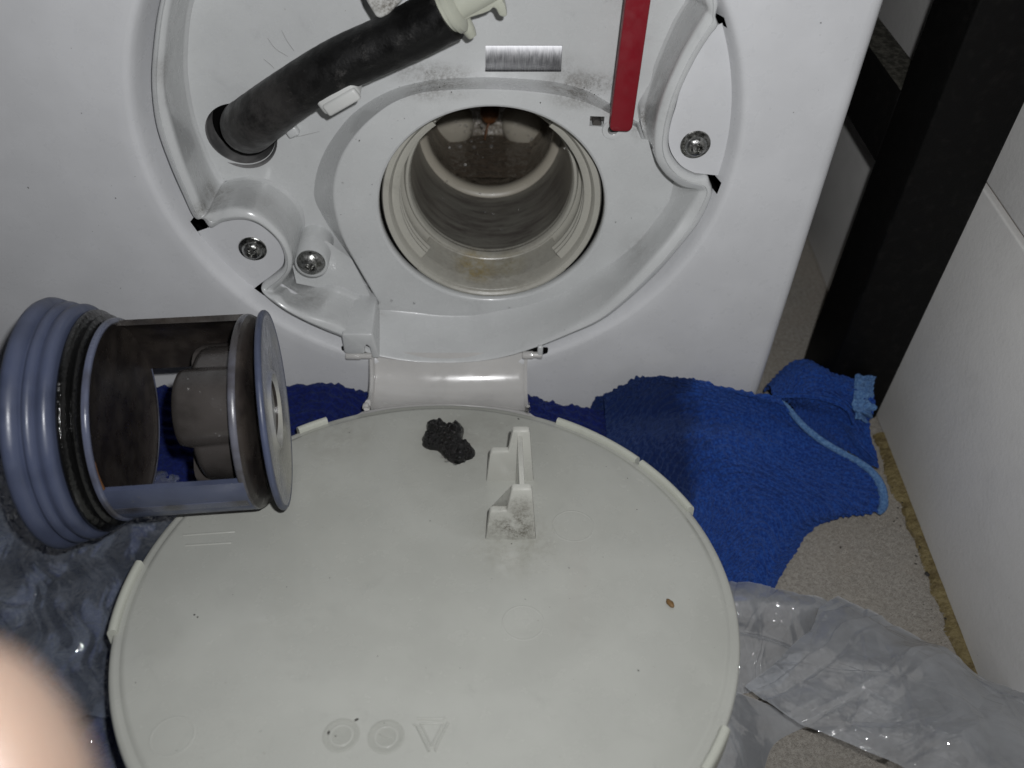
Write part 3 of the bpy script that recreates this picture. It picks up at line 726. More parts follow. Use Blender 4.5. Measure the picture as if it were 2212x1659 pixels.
# hinge arm: curved gooseneck strip with a fin along its left side
apr = [(0.15, -8.32), (-.02, -8.62), (-.25, -9.02), (-.60, -9.32), (-1.05, -9.42), (-1.5, -9.30), (-1.95, -8.98), (-2.30, -8.62), (-2.48, -8.52)]
ap = catmull(np.array([(y, z, 0) for y, z in apr]), 40)[:, :2]
XL, XR = -2.93, 2.90
cols = []
xs = [XL, XL + .05] + list(np.linspace(XL + .3, XR - .3, 12)) + [XR - .05, XR]
for x in xs:
    e = .06 if x in (XL, XR) else 0
    flare = []
    for k, (y, z) in enumerate(ap):
        xx = x + (.30 * np.sign(x) * max(0, (k - 31) / 8) ** 2 if abs(x) > 2.3 else 0)
        en = fl(xx - FC[0], math.sqrt(8.22 ** 2 - (xx - FC[0]) ** 2), .004)
        wgt = min(1, max(0, (k - 14) / 25)); wgt = wgt * wgt * (3 - 2 * wgt)
        flare.append((xx, y + (en[1] - ap[-1][0]) * wgt + .10 * (1 - wgt) * (x / 2.9) ** 2, z - e * (1 - wgt) + (en[2] - ap[-1][1]) * wgt))
    cols.append(flare)
loft('hinge_arm', cols, M['arm'], flap, closed=False, ang=70).data.materials[0]
E2 = []
fin_in = [(XL - .02, y, z) for y, z in ap]
LF = []
for dx, lift in ((-.02, -.15), (-.02, .16), (.04, .24), (.14, .24), (.18, .16), (.18, -.05)):
    row = []
    for k, (y, z) in enumerate(ap):
        t = ap[min(k + 1, 39)] - ap[max(k - 1, 0)]; nn = np.array([-t[1], t[0]]); nn /= np.linalg.norm(nn)
        if nn @ np.array([-1, 1]) < 0: nn = -nn
        fade = 1.0 if k < 30 else max(0.2, 1 - (k - 30) / 10)
        row.append((XL + dx, y + nn[0] * lift * fade, z + nn[1] * lift * fade))
    LF.append(row)
loft('arm_fin', LF, M['arm'], flap, closed=False, ang=50)
LR = []
for dx, lift in ((.02, -.15), (.02, .03), (-.03, .06), (-.10, .03), (-.10, -.05)):
    row = []
    for k, (y, z) in enumerate(ap):
        t = ap[min(k + 1, 39)] - ap[max(k - 1, 0)]; nn = np.array([-t[1], t[0]]); nn /= np.linalg.norm(nn)
        if nn @ np.array([-1, 1]) < 0: nn = -nn
        row.append((XR + dx, y + nn[0] * lift, z + nn[1] * lift))
    LR.append(row)
loft('arm_edge', LR, M['arm'], flap, closed=False, ang=50)
# stepped latch plates standing on the flap, joined by a rib
def stepped(pb, pts, name):
    b0 = fl(*atF(pb))                       # plane through the foot, normal FV
    loc = []
    for p in pts:
        d = ray(p); q = CAM + d * (((b0 - CAM) @ FV) / (d @ FV)); r = q - b0
        loc.append((r @ FU, r @ FN))
    return prism(name, loc, b0, (FU, FN, -FV), -.10, .10, M['clip'], flap, bev=.06, seg=2), b0, loc
s1, b1, l1 = stepped((1105, 1035), [(1050, 1038), (1058, 977), (1063, 971), (1098, 971), (1106, 930), (1109, 926), (1141, 926), (1145, 930), (1153, 1036)], 'latch_plate')
s2, b2, l2 = stepped((1105, 1160), [(1048, 1163), (1057, 1104), (1061, 1099), (1095, 1099), (1104, 1055), (1107, 1051), (1146, 1051), (1150, 1055), (1158, 1162)], 'latch_plate')
def foot(p, b0):
    d = ray(p); q = CAM + d * (((b0 - CAM) @ FV) / (d @ FV)); r = q - FC; return r @ FU, r @ FV, r @ FN
u1, v1, n1 = foot((1124, 932), b1); u2, v2, n2 = foot((1128, 1058), b2)
cx = (u1 + u2) / 2
pr4 = [(v1 - .05, n1 * .96), (v2 + .05, n2 * .93), (v2 + .05, -.1), (v1 - .05, -.1)]
prism('latch_rib', pr4, fl(cx, 0), (FV, FN, FU), -.075, .075, M['clip'], flap, bev=.03)
# moulded marks on the inside of the flap: date clocks, pip, rings, recycling triangle
def disc(p, r, h=.011, name='date_clock'):
    u, v_ = atF(p); return lathe(name, [(r, -.01), (r, h * .6), (r - .03, h), (r - .06, h), (r - .09, h * .5), (0, h * .5)], fl(u, v_), FN, M['clock'], flap, seg=48, ang=25)
disc((737, 1588), .44); disc((834, 1591), .44)
def ring(p, r, h=.005):
    u, v_ = atF(p); return lathe('moulded_ring', [(r + .04, -.005), (r + .02, h), (r - .02, h), (r - .04, -.005)], fl(u, v_), FN, M['flap'], flap, seg=48, ang=70)
ring((1238, 1136), .62); ring((1130, 1345), .55); ring((372, 1590), .50)
u, v_ = atF((834, 1591)); box('clock_arrow', fl(u, v_, .02), (FU * .92 - FV * .39, FU * .39 + FV * .92, FN), (.34, .035, .02), M['flap'], flap, bev=.006)
tri = [atF(p) for p in ((893, 1553), (972, 1553), (932, 1632))]
for i in range(3):
    a = np.array(tri[i]); c = np.array(tri[(i + 1) % 3]); d = (c - a)
    P0, P1 = a + d * .10, a + d * .80; nrm_ = np.array([-d[1], d[0]]) / np.linalg.norm(d)
    tube('recycling_arrow', [fl(*P0, .004), fl(*(P0 * .5 + P1 * .5), .004), fl(*P1, .004)], .035, M['flap'], flap, n=10, seg=8)
    bend = a + d * .02
    tube('recycling_arrow', [fl(*P1, .004), fl(*(a + d * .88 + nrm_ * .06), .004)], .03, M['flap'], flap, n=5, seg=8)
for cxy in ((737, 1588), (834, 1591)): ring(cxy, .26, .012)
ti = [np.array(p) for p in tri]; tc = sum(ti) / 3
for i in range(3):
    a = tc + (ti[i] - tc) * .62; c = tc + (ti[(i + 1) % 3] - tc) * .62
    tube('recycling_arrow', [fl(*a, .004), fl(*((a + c) / 2), .004), fl(*c, .004)], .028, M['flap'], flap, n=10, seg=8)
# faint raised bars, imitating the filter bar's reflection in the flap
for pa, pb in (((395, 1156), (508, 1148)), ((400, 1178), (500, 1172))):
    a = atF(pa); c = atF(pb); m = (a + c) / 2; d = c - a; Ld = np.linalg.norm(d); d /= Ld
    box('reflection_bar', fl(m[0], m[1], .0), (FU * d[0] + FV * d[1], FU * -d[1] + FV * d[0], FN), (Ld, .07, .03), M['flap'], flap, bev=.012)

# ================================================================== DRAIN HOSE in the recess
hb = atY((560, 262), 1.0)
hose = thing('drain_hose', 'black rubber drain hose with pale stopper lying across the recess', 'drain hose', hb)
HP = [(pk[0] + .25, 3.9, pk[2] + .10), (pk[0] + .20, 3.3, pk[2] + .12)] + [atY(p, y) for p, y in (((537, 272), 2.3), ((568, 248), 1.35), ((640, 196), 1.0), ((735, 140), .95), ((840, 92), .95), ((915, 55), .9), ((968, 24), .85))]
tube('hose_sleeve', HP, [.84, .84, .86, .80, .74, .75, .74, .76, .80], M['rubber'], hose, n=90, seg=40, wob=.006)
0 and tube('hose_end', [(pk[0] - .25, 3.9, pk[2] - .4), (pk[0] - .2, 3.0, pk[2] - .3), atY((519, 287), 2.2)], [.80, .80, .80], M['dustrubber'], hose, n=20, seg=36)
d_ = atY((968, 24), .85) - atY((900, 62), .9); d_ /= np.linalg.norm(d_)
so = atY((962, 24), .80)
stp_ = lathe('stopper', [(.55, -.25), (.66, -.2), (.70, -.12), (.70, .0), (.63, .05), (.63, .13), (.72, .16), (.73, .30), (.62, .40), (.45, .46), (.42, 1.6)], so, d_, M['stopper'], hose, seg=48)
sdir = np.array([d_[2], 0, -d_[0]])
a_ = so + d_ * .30 + sdir * .62
tube('stopper_ear', [a_ - sdir * .25, a_ + sdir * .12, a_ + sdir * .30 + (0.02, 0, -.05)], [.22, .19, .13], M['stopper'], stp_, n=18, seg=18)
wing = [(990, 62), (1000, 55), (1008, 40), (1022, 34), (1042, 28), (1058, 22), (1066, 14), (1072, 18), (1078, 32), (1088, 36), (1096, 32), (1092, 10), (1082, -8), (1050, -25), (985, -30), (965, 10), (975, 45)]
wp = [atY(p, .55) for p in wing]
prism('stopper_handle', [(q[0], q[2]) for q in wp], (0, .55, 0), ((1, 0, 0), (0, 0, 1), (0, -1, 0)), -.28, .08, M['stopper'], stp_, bev=.05, seg=2)
lathe('hose_pocket', [(pocket_r + .10, -.0), (pocket_r + .02, .03), (pocket_r, .10), (pocket_r - .03, 1.2), (pocket_r - .1, 2.2), (0, 2.3)], (pk[0], SF - .002, pk[2]), (0.10, 1, -.06), M['dustrubber'], wm, seg=64, ang=70)

# ================================================================== PUMP FILTER lying on the flap
ZF_ = 25.25
A0 = atD((266, 905), 25.1); A1 = atD((588, 886), 25.45)
ex = (A1 - A0); LEN = np.linalg.norm(ex); ex /= LEN
ez = -(RM @ np.array([0, 0, -1.0])); ez = ez - ex * (ez @ ex); ez /= np.linalg.norm(ez)   # towards the viewer
ey = np.cross(ez, ex)                                                                       # up in the picture
filt = thing('pump_filter', 'lavender grey pump filter with black seal and brown-stained basket, lying on the flap', 'pump filter', A0 - ey * 2.8)
def fp_(x, r, a): return A0 + ex * x + r * (math.cos(a) * ez + math.sin(a) * ey)     # angle from the viewer towards up
def flathe(name, prof, mat, parent=filt, seg=120, a0=None, a1=None, ang=40, o=A0, axis=None):
    axis = ex if axis is None else axis
    if a0 is None: return lathe(name, [(r, x) for x, r in prof], o, axis, mat, parent, seg=seg, up=ez, ang=ang)
    return lathe(name, [(r, x) for x, r in prof], o, axis, mat, parent, seg=seg, up=ez, a0=-a1, a1=-a0, ang=ang)
sc_ = ZF_ / 23.4
R0 = 2.62 * sc_
cap = flathe('cap', [(-.62, 0), (-.62, 3.10), (-.66, 3.26), (-.76, 3.34), (-.90, 3.34), (-.97, 3.28), (-1.02, 3.28), (-1.07, 3.38), (-1.18, 3.43), (-1.25, 3.40), (-1.29, 3.34), (-1.34, 3.34), (-1.39, 3.44),
      (-1.48, 3.52), (-1.62, 3.57), (-1.74, 3.53), (-1.82, 3.40), (-1.86, 3.15), (-1.86, 2.7), (-1.8, 0)], M['lav'], seg=160, ang=55)
box('grip_bar', A0 - ex * 2.2, (ex, ey, ez), (.9, 4.4, .8), M['lav'], cap, bev=.2, seg=3)
flathe('rubber_seal', [(-.62, 2.7), (-.60, 3.02), (-.52, 3.16), (-.42, 3.16), (-.35, 3.02), (-.30, 2.92), (-.24, 3.0), (-.18, 3.02), (-.12, 2.94), (-.08, 2.7)], M['wetrubber'], seg=120, ang=70)
flathe('seal_neck', [(-.65, 2.75), (.05, 2.75)], M['seal'], seg=80)
bp = flathe('basket_plate', [(-.06, 2.7), (-.03, R0 + .02), (.03, R0 + .06), (.10, R0 + .04), (.13, R0 - .04), (.08, R0 - .14), (-.02, R0 - .3), (-.06, 1.6), (-.08, 0)], M['browndirt'], seg=120, ang=50)
flathe('plate_rim', [(-.02, R0 + .07), (.06, R0 + .085), (.12, R0 + .06), (.145, R0 - .02), (.12, R0 - .06), (.0, R0)], M['lavdirty'], bp, seg=120, ang=60)
XE = 3.78
def bar(name, a0, a1, mat, t=.16, ro=R0):
    return flathe(name, [(.05, ro), (XE - .05, ro), (XE, ro - .04), (XE, ro - t), (XE - .05, ro - t - .02), (.05, ro - t)], mat, seg=40, a0=math.radians(a0), a1=math.radians(a1))
bar('upper_bar', 84, 146, M['browndirt'])
bar('lower_bar', -100, -41, M['lav'])
flathe('bar_groove', [(.12, R0 + .012), (XE - .1, R0 + .012), (XE - .1, R0 - .02), (.12, R0 - .02)], M['lavdirty'], seg=10, a0=math.radians(-66), a1=math.radians(-58))
# right end: frame ring with rounded inner corners, then dark end wall
flathe('end_ring', [(XE - .20, R0 - .10), (XE - .17, R0 - .02), (XE - .13, R0), (XE - .0, R0 - .01), (XE + .06, R0 - .08), (XE + .10, R0 - .42), (XE + .16, 1.2), (XE - .1, 1.0), (XE - .18, R0 - .45)], M['ringdirty'], seg=120, ang=50)
flathe('end_wall', [(XE + .02, R0 - .02), (XE + .16, R0 - .10), (XE + .23, R0 - .42), (XE + .30, 1.2), (XE + .30, 0)], M['browndirt'], seg=100, ang=50)
# lobed impeller cup inside
CL = []
x0c = 1.95
for x, g in ((x0c, .0), (x0c, .80), (x0c + .04, .90), (x0c + .12, .97), (x0c + .28, 1.0), (XE - .35, 1.0), (XE + .1, 1.0)):
    lp = []
    for k in range(144):
        a = 2 * math.pi * k / 144
        lob = 0
        r = 1.80; lob = 0.0
        for ac, dc, rc in ((math.radians(8), 1.18, 1.04), (math.radians(128), 1.18, 1.0), (math.radians(248), 1.18, 1.0)):
            sn = dc * math.sin(a - ac)
            if abs(sn) < rc and math.cos(a - ac) > 0:
                rr_ = dc * math.cos(a - ac) + math.sqrt(rc * rc - sn * sn)
                if rr_ > r: r = rr_; lob = 1.0
        r *= sc_ * g
        shift = .34 * (1 - lob)
        lp.append(fp_(x + shift * (1 if x < x0c + .3 else 0), max(r, .01), a))
    CL.append(lp)
loft('impeller_cup', CL, M['cup'], filt, ang=50)
# end disc, slightly askew, with a dished face and a hub ring
axd = ex * 1.0 + ey * .045 - ez * .06; axd /= np.linalg.norm(axd)
RD = 217 * ZF_ / FPX
DO = A1 + ex * .02
ed = flathe('end_disc', [(-.04, 0), (-.04, RD - .12), (.0, RD - .02), (.07, RD), (.13, RD - .03), (.15, RD - .10), (.11, RD - .19), (.05, RD - .32), (.02, 1.28), (.05, 1.20), (.13, 1.13), (.13, 1.05), (.06, 1.02), (-.25, .98), (-.27, 0)], M['disc'], seg=120, ang=40, o=DO, axis=axd)
flathe('disc_rim', [(-.02, RD - .03), (.03, RD + .012), (.09, RD + .012), (.14, RD - .03), (.155, RD - .10), (.13, RD - .14)], M['lav'], ed, seg=120, o=DO, axis=axd, ang=70)
flathe('disc_shaft', [(XE, .9), (LEN + .0, .9)], M['browndirt'], filt, seg=40)
gp = fp_(.16, R0 - .12, math.radians(-38))
tube('orange_grime', [fp_(.13, R0 - .06, math.radians(a)) for a in (-22, -28, -34, -40)], [.015, .02, .035, .06], M['orange'], bp, n=16, seg=8)

DV = []; DF = []
for _ in range(7):
    a = math.radians(random.uniform(-18, 34)); x = random.uniform(x0c + .5, XE - .4); drop(fp_(x, 2.22 * sc_, a), fp_(x, 3, a) - fp_(x, 2, a), random.uniform(.015, .03))
for _ in range(5):
    a = math.radians(random.uniform(-75, -45)); x = random.uniform(.4, XE - .3); drop(fp_(x, R0 + .01, a), fp_(x, 3, a) - fp_(x, 2, a), random.uniform(.02, .045))
for _ in range(5):
    a = math.radians(random.uniform(-25, 20)); drop(fp_(-.47, 3.16, a), fp_(0, 3, a) - fp_(0, 2, a), random.uniform(.02, .045))
o = mesh_obj('glint_beads', DV, DF, M['drop'], filt); o['kind'] = 'stuff'  # beads added for small glints on cup, bar and seal
# ================================================================== LINT CLUMP and crumbs on the flap
out = [(922, 913), (948, 910), (965, 921), (985, 912), (1002, 925), (1000, 950), (1003, 962), (1022, 970), (1028, 985), (1012, 995), (992, 1004), (975, 1000), (960, 990), (945, 975), (928, 972), (912, 962), (911, 945), (921, 930)]
fo = np.array([atF(p) for p in out]); fcn = fo.mean(0)
oc = catmull(np.c_[fo, np.zeros(len(fo))], 150, True)[:, :2]
V = []; NR = 26
for i in range(NR):
    f = 1 - i / NR
    for k in range(150):
        jag = 1 + (.09 * (fbm(k * .35, 3, 2) - .5) if i < 3 else 0)
        q = fcn + (oc[k] - fcn) * f * jag
        h = .30 * (1 - f ** 3) ** .6 + (.42 * (ridged(q[0] * 3.1 + 40, q[1] * 3.1 + 9, 4) - .55) + .10 * (vn(q[0] * 16, q[1] * 16) - .5)) * min(1, (1 - f) * 5)
        V.append(fl(q[0], q[1], max(h, .0) + (.005 if i else -.02)))
V.append(fl(fcn[0], fcn[1], .35))
F = grid_faces(NR, 150, False, True) + [((NR - 1) * 150 + k, (NR - 1) * 150 + (k + 1) % 150, NR * 150) for k in range(150)]
lc = mesh_obj('lint_clump', V, F, M['lint'], base=fl(fcn[0], fcn[1]))
tag(lc, 'wet black clump of lint lying on the ivory flap', 'lint clump')
for p, r in (((965, 998), .07), ((985, 1003), .10), ((955, 990), .05), ((975, 985), .05), ((1003, 1000), .05)):
    u, v_ = atF(p); bo = lathe('bubble', [(r * math.cos(a), r * math.sin(a)) for a in np.linspace(0, math.pi / 2, 7)], fl(u, v_, .05), FN, M['bubble'], lc, seg=14)
u, v_ = atF((1447, 1306))
V = [];
for i in range(9):
    for k in range(16):
        a = 2 * math.pi * k / 16; r = math.sin(math.pi * (i + .02) / 8.05)
        V.append(fl(u, v_) + FU * r * .07 * math.cos(a) * (1 + .5 * vn(i, k)) + FV * (.15 * math.cos(math.pi * i / 8)) + FN * (.06 + r * .06 * math.sin(a)) + FU * -.05 * math.cos(math.pi * i / 8))
cb = mesh_obj('brown_crumb', V, grid_faces(9, 16, False, True), M['crumb'], base=fl(u, v_)); tag(cb, 'tiny brown curled crumb on the right side of the ivory flap', 'crumb')

# small specks of dirt scattered on flap, recess and panel
V = []; F = []
def speck(c, ax, ay, az, s_):
    n0 = len(V); k = random.randint(4, 6); st_ = random.uniform(.5, 1.9)
    rot = random.uniform(0, 3.14)
    for i in range(k):
        a = 2 * math.pi * i / k; r = s_ * random.uniform(.6, 1.2); x = r * math.cos(a) * st_; y = r * math.sin(a)
        V.append(c + ax * (x * math.cos(rot) - y * math.sin(rot)) + ay * (x * math.sin(rot) + y * math.cos(rot)) + az * .006)
    V.append(c + az * s_ * .7)
    for i in range(k): F.append((n0 + i, n0 + (i + 1) % k, n0 + k))
for _ in range(34):
    a = random.uniform(0, 6.28); r = 7.8 * math.sqrt(random.random()); speck(fl(r * math.cos(a), r * math.sin(a)), FU, FV, FN, random.choice((.008, .012, .016, .02)))
for p, s_ in (((1105, 1175), .03), ((1140, 1160), .035), ((1060, 1120), .03), ((710, 1583), .045), ((725, 1590), .03), ((770, 1555), .03), ((420, 1328), .04), ((427, 1333), .03), ((1180, 868), .04), ((1120, 905), .03)):
    speck(fl(*atF(p)), FU, FV, FN, s_)
mesh_obj('dirt_specks', V, F, M['speck'], smooth=False, kind='stuff')
V = []; F = []
X3, Y3, Z3 = np.array([1., 0, 0]), np.array([0, 0, 1.]), np.array([0, -1., 0])
for _ in range(70):
    speck(atY((random.uniform(680, 1400), random.uniform(165, 640)), PY), X3, Y3, Z3, random.choice((.012, .018, .025))) if False else None
def inpoly(x, z): return np.hypot(x - HC[0], z - HC[1]) > HR + .2
for _ in range(60):
    q = atY((random.uniform(690, 1400), random.uniform(180, 620)), PY)
    if inpoly(q[0], q[2]): speck(q, X3, Y3, Z3, random.choice((.010, .014, .022)))
for cp, n_, sp in (((930, 180), 30, (40, 6)), ((1270, 197), 40, (36, 10)), ((1395, 265), 18, (12, 12))):
    for _ in range(n_):
        speck(atY((random.gauss(cp[0], sp[0]), random.gauss(cp[1], sp[1])), PY + .12), X3, Y3, Z3, random.choice((.006, .010, .016)))
for _ in range(60):
    p = (random.uniform(20, 1800), random.uniform(20, 700)); q = atY(p, -.004)
    if np.hypot(q[0], q[2]) > 9.3 and q[0] < 11.5: speck(q, X3, Y3, Z3, random.choice((.010, .014, .024)))
mesh_obj('recess_specks', V, F, M['speck'], smooth=False, kind='stuff')

# ================================================================== FLOOR, WALL, FRAME
ZF = -13.0
N = 200
gx = np.linspace(-60, 40, N); gy = np.linspace(-45, 40, N)
X, Y = np.meshgrid(gx, gy, indexing='ij')
Z = ZF + .10 * (fbm(X * 1.5 + 90, Y * 1.5 + 70, 4) - .5)
mesh_obj('carpet', np.stack([X, Y, Z], -1).reshape(-1, 3), grid_faces(N, N), M['carpet'], kind='structure')
V = []; F = []
rs = np.random.RandomState(5)
for _ in range(44000):
    x = rs.uniform(7.0, 17.9); y = rs.uniform(-15.5, 2.5); a = rs.normal(-.5, .7); l = rs.uniform(.04, .10); n0 = len(V)
    z = ZF + rs.uniform(.0, .08); c_, s_ = math.cos(a) * l, math.sin(a) * l; px, py = -math.sin(a) * .009, math.cos(a) * .009
    V += [(x - px, y - py, z - .03), (x + px, y + py, z - .03), (x + c_ * .5 + px, y + s_ * .5 + py, z + .02), (x + c_ * .5 - px, y + s_ * .5 - py, z + .02), (x + c_, y + s_, z + .02)]
    F += [(n0, n0 + 1, n0 + 2, n0 + 3), (n0 + 3, n0 + 2, n0 + 4)]
mesh_obj('carpet_fibres', V, F, M['fibre'], kind='stuff')

WA = math.radians(-2.05)                                  # wall runs almost square to the machine front
wo = np.array([17.64, -5.86, ZF]); wx = np.array([math.sin(-WA), math.cos(WA), 0]); wn = np.array([-wx[1], wx[0], 0]); wz = np.array([0, 0, 1.0])
wall = thing('tiled_wall', 'beige-grey tiled wall on the right with one pale grout line', 'wall', wo)
box('grout', wo - wn * .75 + wx * 5 + wz * 22, (wx, wn, wz), (90, 1.0, 44.4), M['grout'], wall, bev=0)
GZ = -1.62 - ZF
for (y0, y1) in ((-40, -17.3), (-17.05, 8.5 + 20), (28.75, 49)):
    for (z0, z1) in ((.15, GZ - .12), (GZ + .12, GZ + 22), ):
        box('tile', wo + wx * (y0 + y1) / 2 + wz * (z0 + z1) / 2 - wn * .20, (wx, wn, wz), (y1 - y0, .40, z1 - z0), M['tile'], wall, bev=.07, seg=3)
# yellowed strip along the foot of the wall
V = []; nn_ = 160
for i in range(nn_):
    t = -14 + 20 * i / (nn_ - 1); wdt = .42 + .22 * (vn(t * 1.3, 2) - .5) + .12 * (vn(t * 6, 7) - .5)
    for j, (f, h) in enumerate(((0, .30), (.06, .26), (.35, .19 + .06 * vn(t * 4, 1)), (.75, .15 + .05 * vn(t * 5, 9)), (1, .02))):
        V.append(wo + wx * t + wn * (f * wdt - .02) + wz * h)
ys = mesh_obj('sealant_strip', V, grid_faces(nn_, 5), M['yellow'], base=wo); fixn(ys)
tag(ys, 'yellowed dirty sealant strip along the foot of the tiled wall', 'sealant strip')
# debris on the strip and carpet
V = []; F = []
for _ in range(90):
    t = random.uniform(-10, 4); speck(wo + wx * t + wn * random.uniform(.05, 1.1) + wz * .24, X3, np.array([0, 1., 0]), wz, random.choice((.010, .015, .02, .035)))
for _ in range(22):
    speck(np.array([random.uniform(9, 17), random.uniform(-13, -4), ZF + .14]), X3, np.array([0, 1., 0]), wz, random.choice((.012, .016, .03)))
q = atZ((2002, 1240), ZF + .25); speck(q, X3, np.array([0, 1., 0]), wz, .10)
mesh_obj('floor_grit', V, F, M['speck'], smooth=False, kind='stuff')

fr = thing('metal_frame', 'matte black metal shelf frame standing between washing machine and tiled wall', 'shelf frame', (16.5, 2.4, ZF))
box('post', (16.56, 2.4, 15.0), I3, (2.70, 2.6, 56.0), M['black'], fr, bev=.10, seg=3)
cb_ = box('crossbar', (15.85, 16.9, -.93), I3, (1.30, 26.5, 2.62), M['black'], fr, bev=.06)
sheet('dust_layer', [[(15.25 + .58 * i, 3.75 + 6.5 * j, .395) for i in range(3)] for j in range(5)], 120, 20, lambda a, b_, U, V: .03 * fbm(a * 4, b_ * 4, 3), M['dust'], cb_)

# ================================================================== BLUE CLOTHS
def terry(amp, fr_=7.0, rib=2.6):
    def f(su, sv, U, V):
        return amp * (ridged(su * fr_ * .5, sv * fr_ * .5, 2) - .5) + amp * 1.3 * (vn(su * fr_, sv * fr_) - .5) + .42 * (ridged(su * .42 + .5 * fbm(sv, su, 2), sv * .42 + 3, 1) - .35) + amp * .45 * np.sin(su * rib * 6.283 + 2 * fbm(su, sv, 2)) + .35 * (fbm(su * .5 + 4, sv * .5 + 8, 2) - .45)
    return f
# dark wet cloth along the machine's foot, under flap and filter
rows = []
xsn = np.linspace(-19.5, 7.5, 12)
def lowh(x, y): return ZF + .9 + 1.2 * (fbm(x * .35 + 30, y * .35 + 3, 3) - .3)
for y, z in ((-.12, -12.6), (-.12, -11.2), (-.32, -9.95), (-.9, -9.75), (-1.7, -9.95), (-3.0, -10.6), (-5.5, None), (-8, None), (-10.5, None), (-13, None), (-15, None)):
    row = []
    for x in (xsn if z is not None else np.linspace(-19.5, 4.0, 12)):
        zz = z if z is not None else lowh(x, y)
        if z is not None and z > -11: zz += .38 * math.sin(x * 1.1 + 1) * .6 - (.30 if x > 3 else 0) - 1.3 * min(1, max(0, (x - 4.6) / 1.2)) + (.22 if x < -4 else 0)
        row.append((x, y, zz))
    rows.append(row)
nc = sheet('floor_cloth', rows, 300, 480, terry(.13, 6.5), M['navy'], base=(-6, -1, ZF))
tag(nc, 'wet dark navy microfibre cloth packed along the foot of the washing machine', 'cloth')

bc = thing('blue_cloth', 'bright blue microfibre cloth with pale blue hem bunched by the black post', 'cloth', (13, -3.5, ZF))
g = [
 [atY((1280, 850), -.15) + (0, 0, -2.2), atY((1424, 816), -.15) + (0, 0, -2.2), atY((1555, 838), -.15) + (0, 0, -2), atY((1640, 856), -.1) + (0, 0, -1.4), np.array([13.3, -.3, -12.2])],
 [atY((1278, 868), -.20), atY((1360, 838), -.22), atY((1470, 838), -.25), atY((1575, 852), -.30), atY((1660, 870), -.3)],
 [atY((1300, 858), -.55), atY((1400, 818), -.65), atY((1480, 820), -.75), atY((1590, 845), -.8), atY((1690, 868), -.9)],
 [atZ((1310, 910), -10.5), atZ((1430, 893), -10.6), atZ((1550, 898), -10.7), atZ((1650, 893), -10.7), atZ((1728, 918), -10.5)],
 [atZ((1316, 975), -10.2), atZ((1440, 950), -10.1), atZ((1570, 955), -10.0), atZ((1690, 960), -10.7), atZ((1800, 972), -10.8)],
 [atZ((1380, 1060), -11.1), atZ((1490, 1040), -11.2), atZ((1610, 1035), -11.0), atZ((1740, 1030), -11.2), atZ((1884, 1026), -11.3)],
 [atZ((1440, 1110), -11.6), atZ((1550, 1100), -11.6), atZ((1650, 1095), -11.6), atZ((1775, 1095), -11.9), atZ((1903, 1100), -12.2)],
 [atZ((1470, 1175), -12.0), atZ((1560, 1175), -11.9), atZ((1640, 1165), -12.0), atZ((1718, 1148), -12.4), atZ((1788, 1118), -12.75)],
 [atZ((1490, 1240), -12.3), atZ((1555, 1240), -12.3), atZ((1620, 1235), -12.3), atZ((1672, 1225), -12.5), atZ((1712, 1205), -12.8)],
 [atZ((1500, 1300), -12.5), atZ((1560, 1300), -12.5), atZ((1610, 1296), -12.5), atZ((1645, 1290), -12.6), atZ((1668, 1284), -12.85)]]
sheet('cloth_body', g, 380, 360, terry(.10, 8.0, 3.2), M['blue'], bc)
hp = [atZ(p, z) + (0, 0, .10) for p, z in (((1680, 868), -10.3), ((1700, 884), -10.3), ((1728, 918), -10.4), ((1765, 950), -10.6), ((1805, 975), -10.8), ((1850, 1000), -11.1), ((1884, 1026), -11.3), ((1903, 1060), -11.7), ((1906, 1095), -12.1), ((1895, 1112), -12.4))]
tube('cloth_hem', hp, [.09, .11, .12, .13, .12, .13, .14, .17, .17, .10], M['hem'], bc, n=240, seg=14, wob=.10)
g2 = [
 [atZ((1655, 850), -11.6), atZ((1712, 800), -11.6), atZ((1760, 795), -11.6), atZ((1830, 835), -11.6), atZ((1885, 850), -11.6)],
 [atZ((1660, 832), -10.7), atZ((1705, 786), -10.6), atZ((1750, 778), -10.5), atZ((1825, 812), -10.4), atZ((1884, 832), -10.6)],
 [atZ((1664, 838), -10.2), atZ((1715, 800), -10.0), atZ((1765, 800), -9.9), atZ((1830, 830), -9.9), atZ((1888, 850), -10.1)],
 [atZ((1670, 855), -10.2), atZ((1725, 838), -10.0), atZ((1780, 838), -9.9), atZ((1835, 860), -9.9), atZ((1890, 878), -10.2)],
 [atZ((1690, 868), -10.6), atZ((1745, 866), -10.5), atZ((1795, 872), -10.4), atZ((1838, 892), -10.5), atZ((1880, 905), -10.8)],
 [atZ((1715, 885), -11.4), atZ((1760, 890), -11.4), atZ((1810, 900), -11.3), atZ((1845, 925), -11.2), atZ((1882, 945), -11.2)],
 [atZ((1750, 925), -11.7), atZ((1790, 930), -11.7), atZ((1830, 940), -11.5), atZ((1862, 960), -11.2), atZ((1894, 980), -11.4)],
 [atZ((1800, 965), -11.6), atZ((1835, 975), -11.6), atZ((1860, 990), -11.6), atZ((1880, 1005), -11.7), atZ((1897, 1012), -12.0)]]
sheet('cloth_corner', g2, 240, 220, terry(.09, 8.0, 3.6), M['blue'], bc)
tube('corner_hem', [atZ(p, z) + (0, 0, .12) for p, z in (((1672, 862), -10.3), ((1735, 860), -10.3), ((1790, 870), -10.3), ((1830, 890), -10.4), ((1842, 920), -10.9))], [.08, .10, .10, .10, .07], M['blue'], bc, n=120, seg=10, wob=.12)
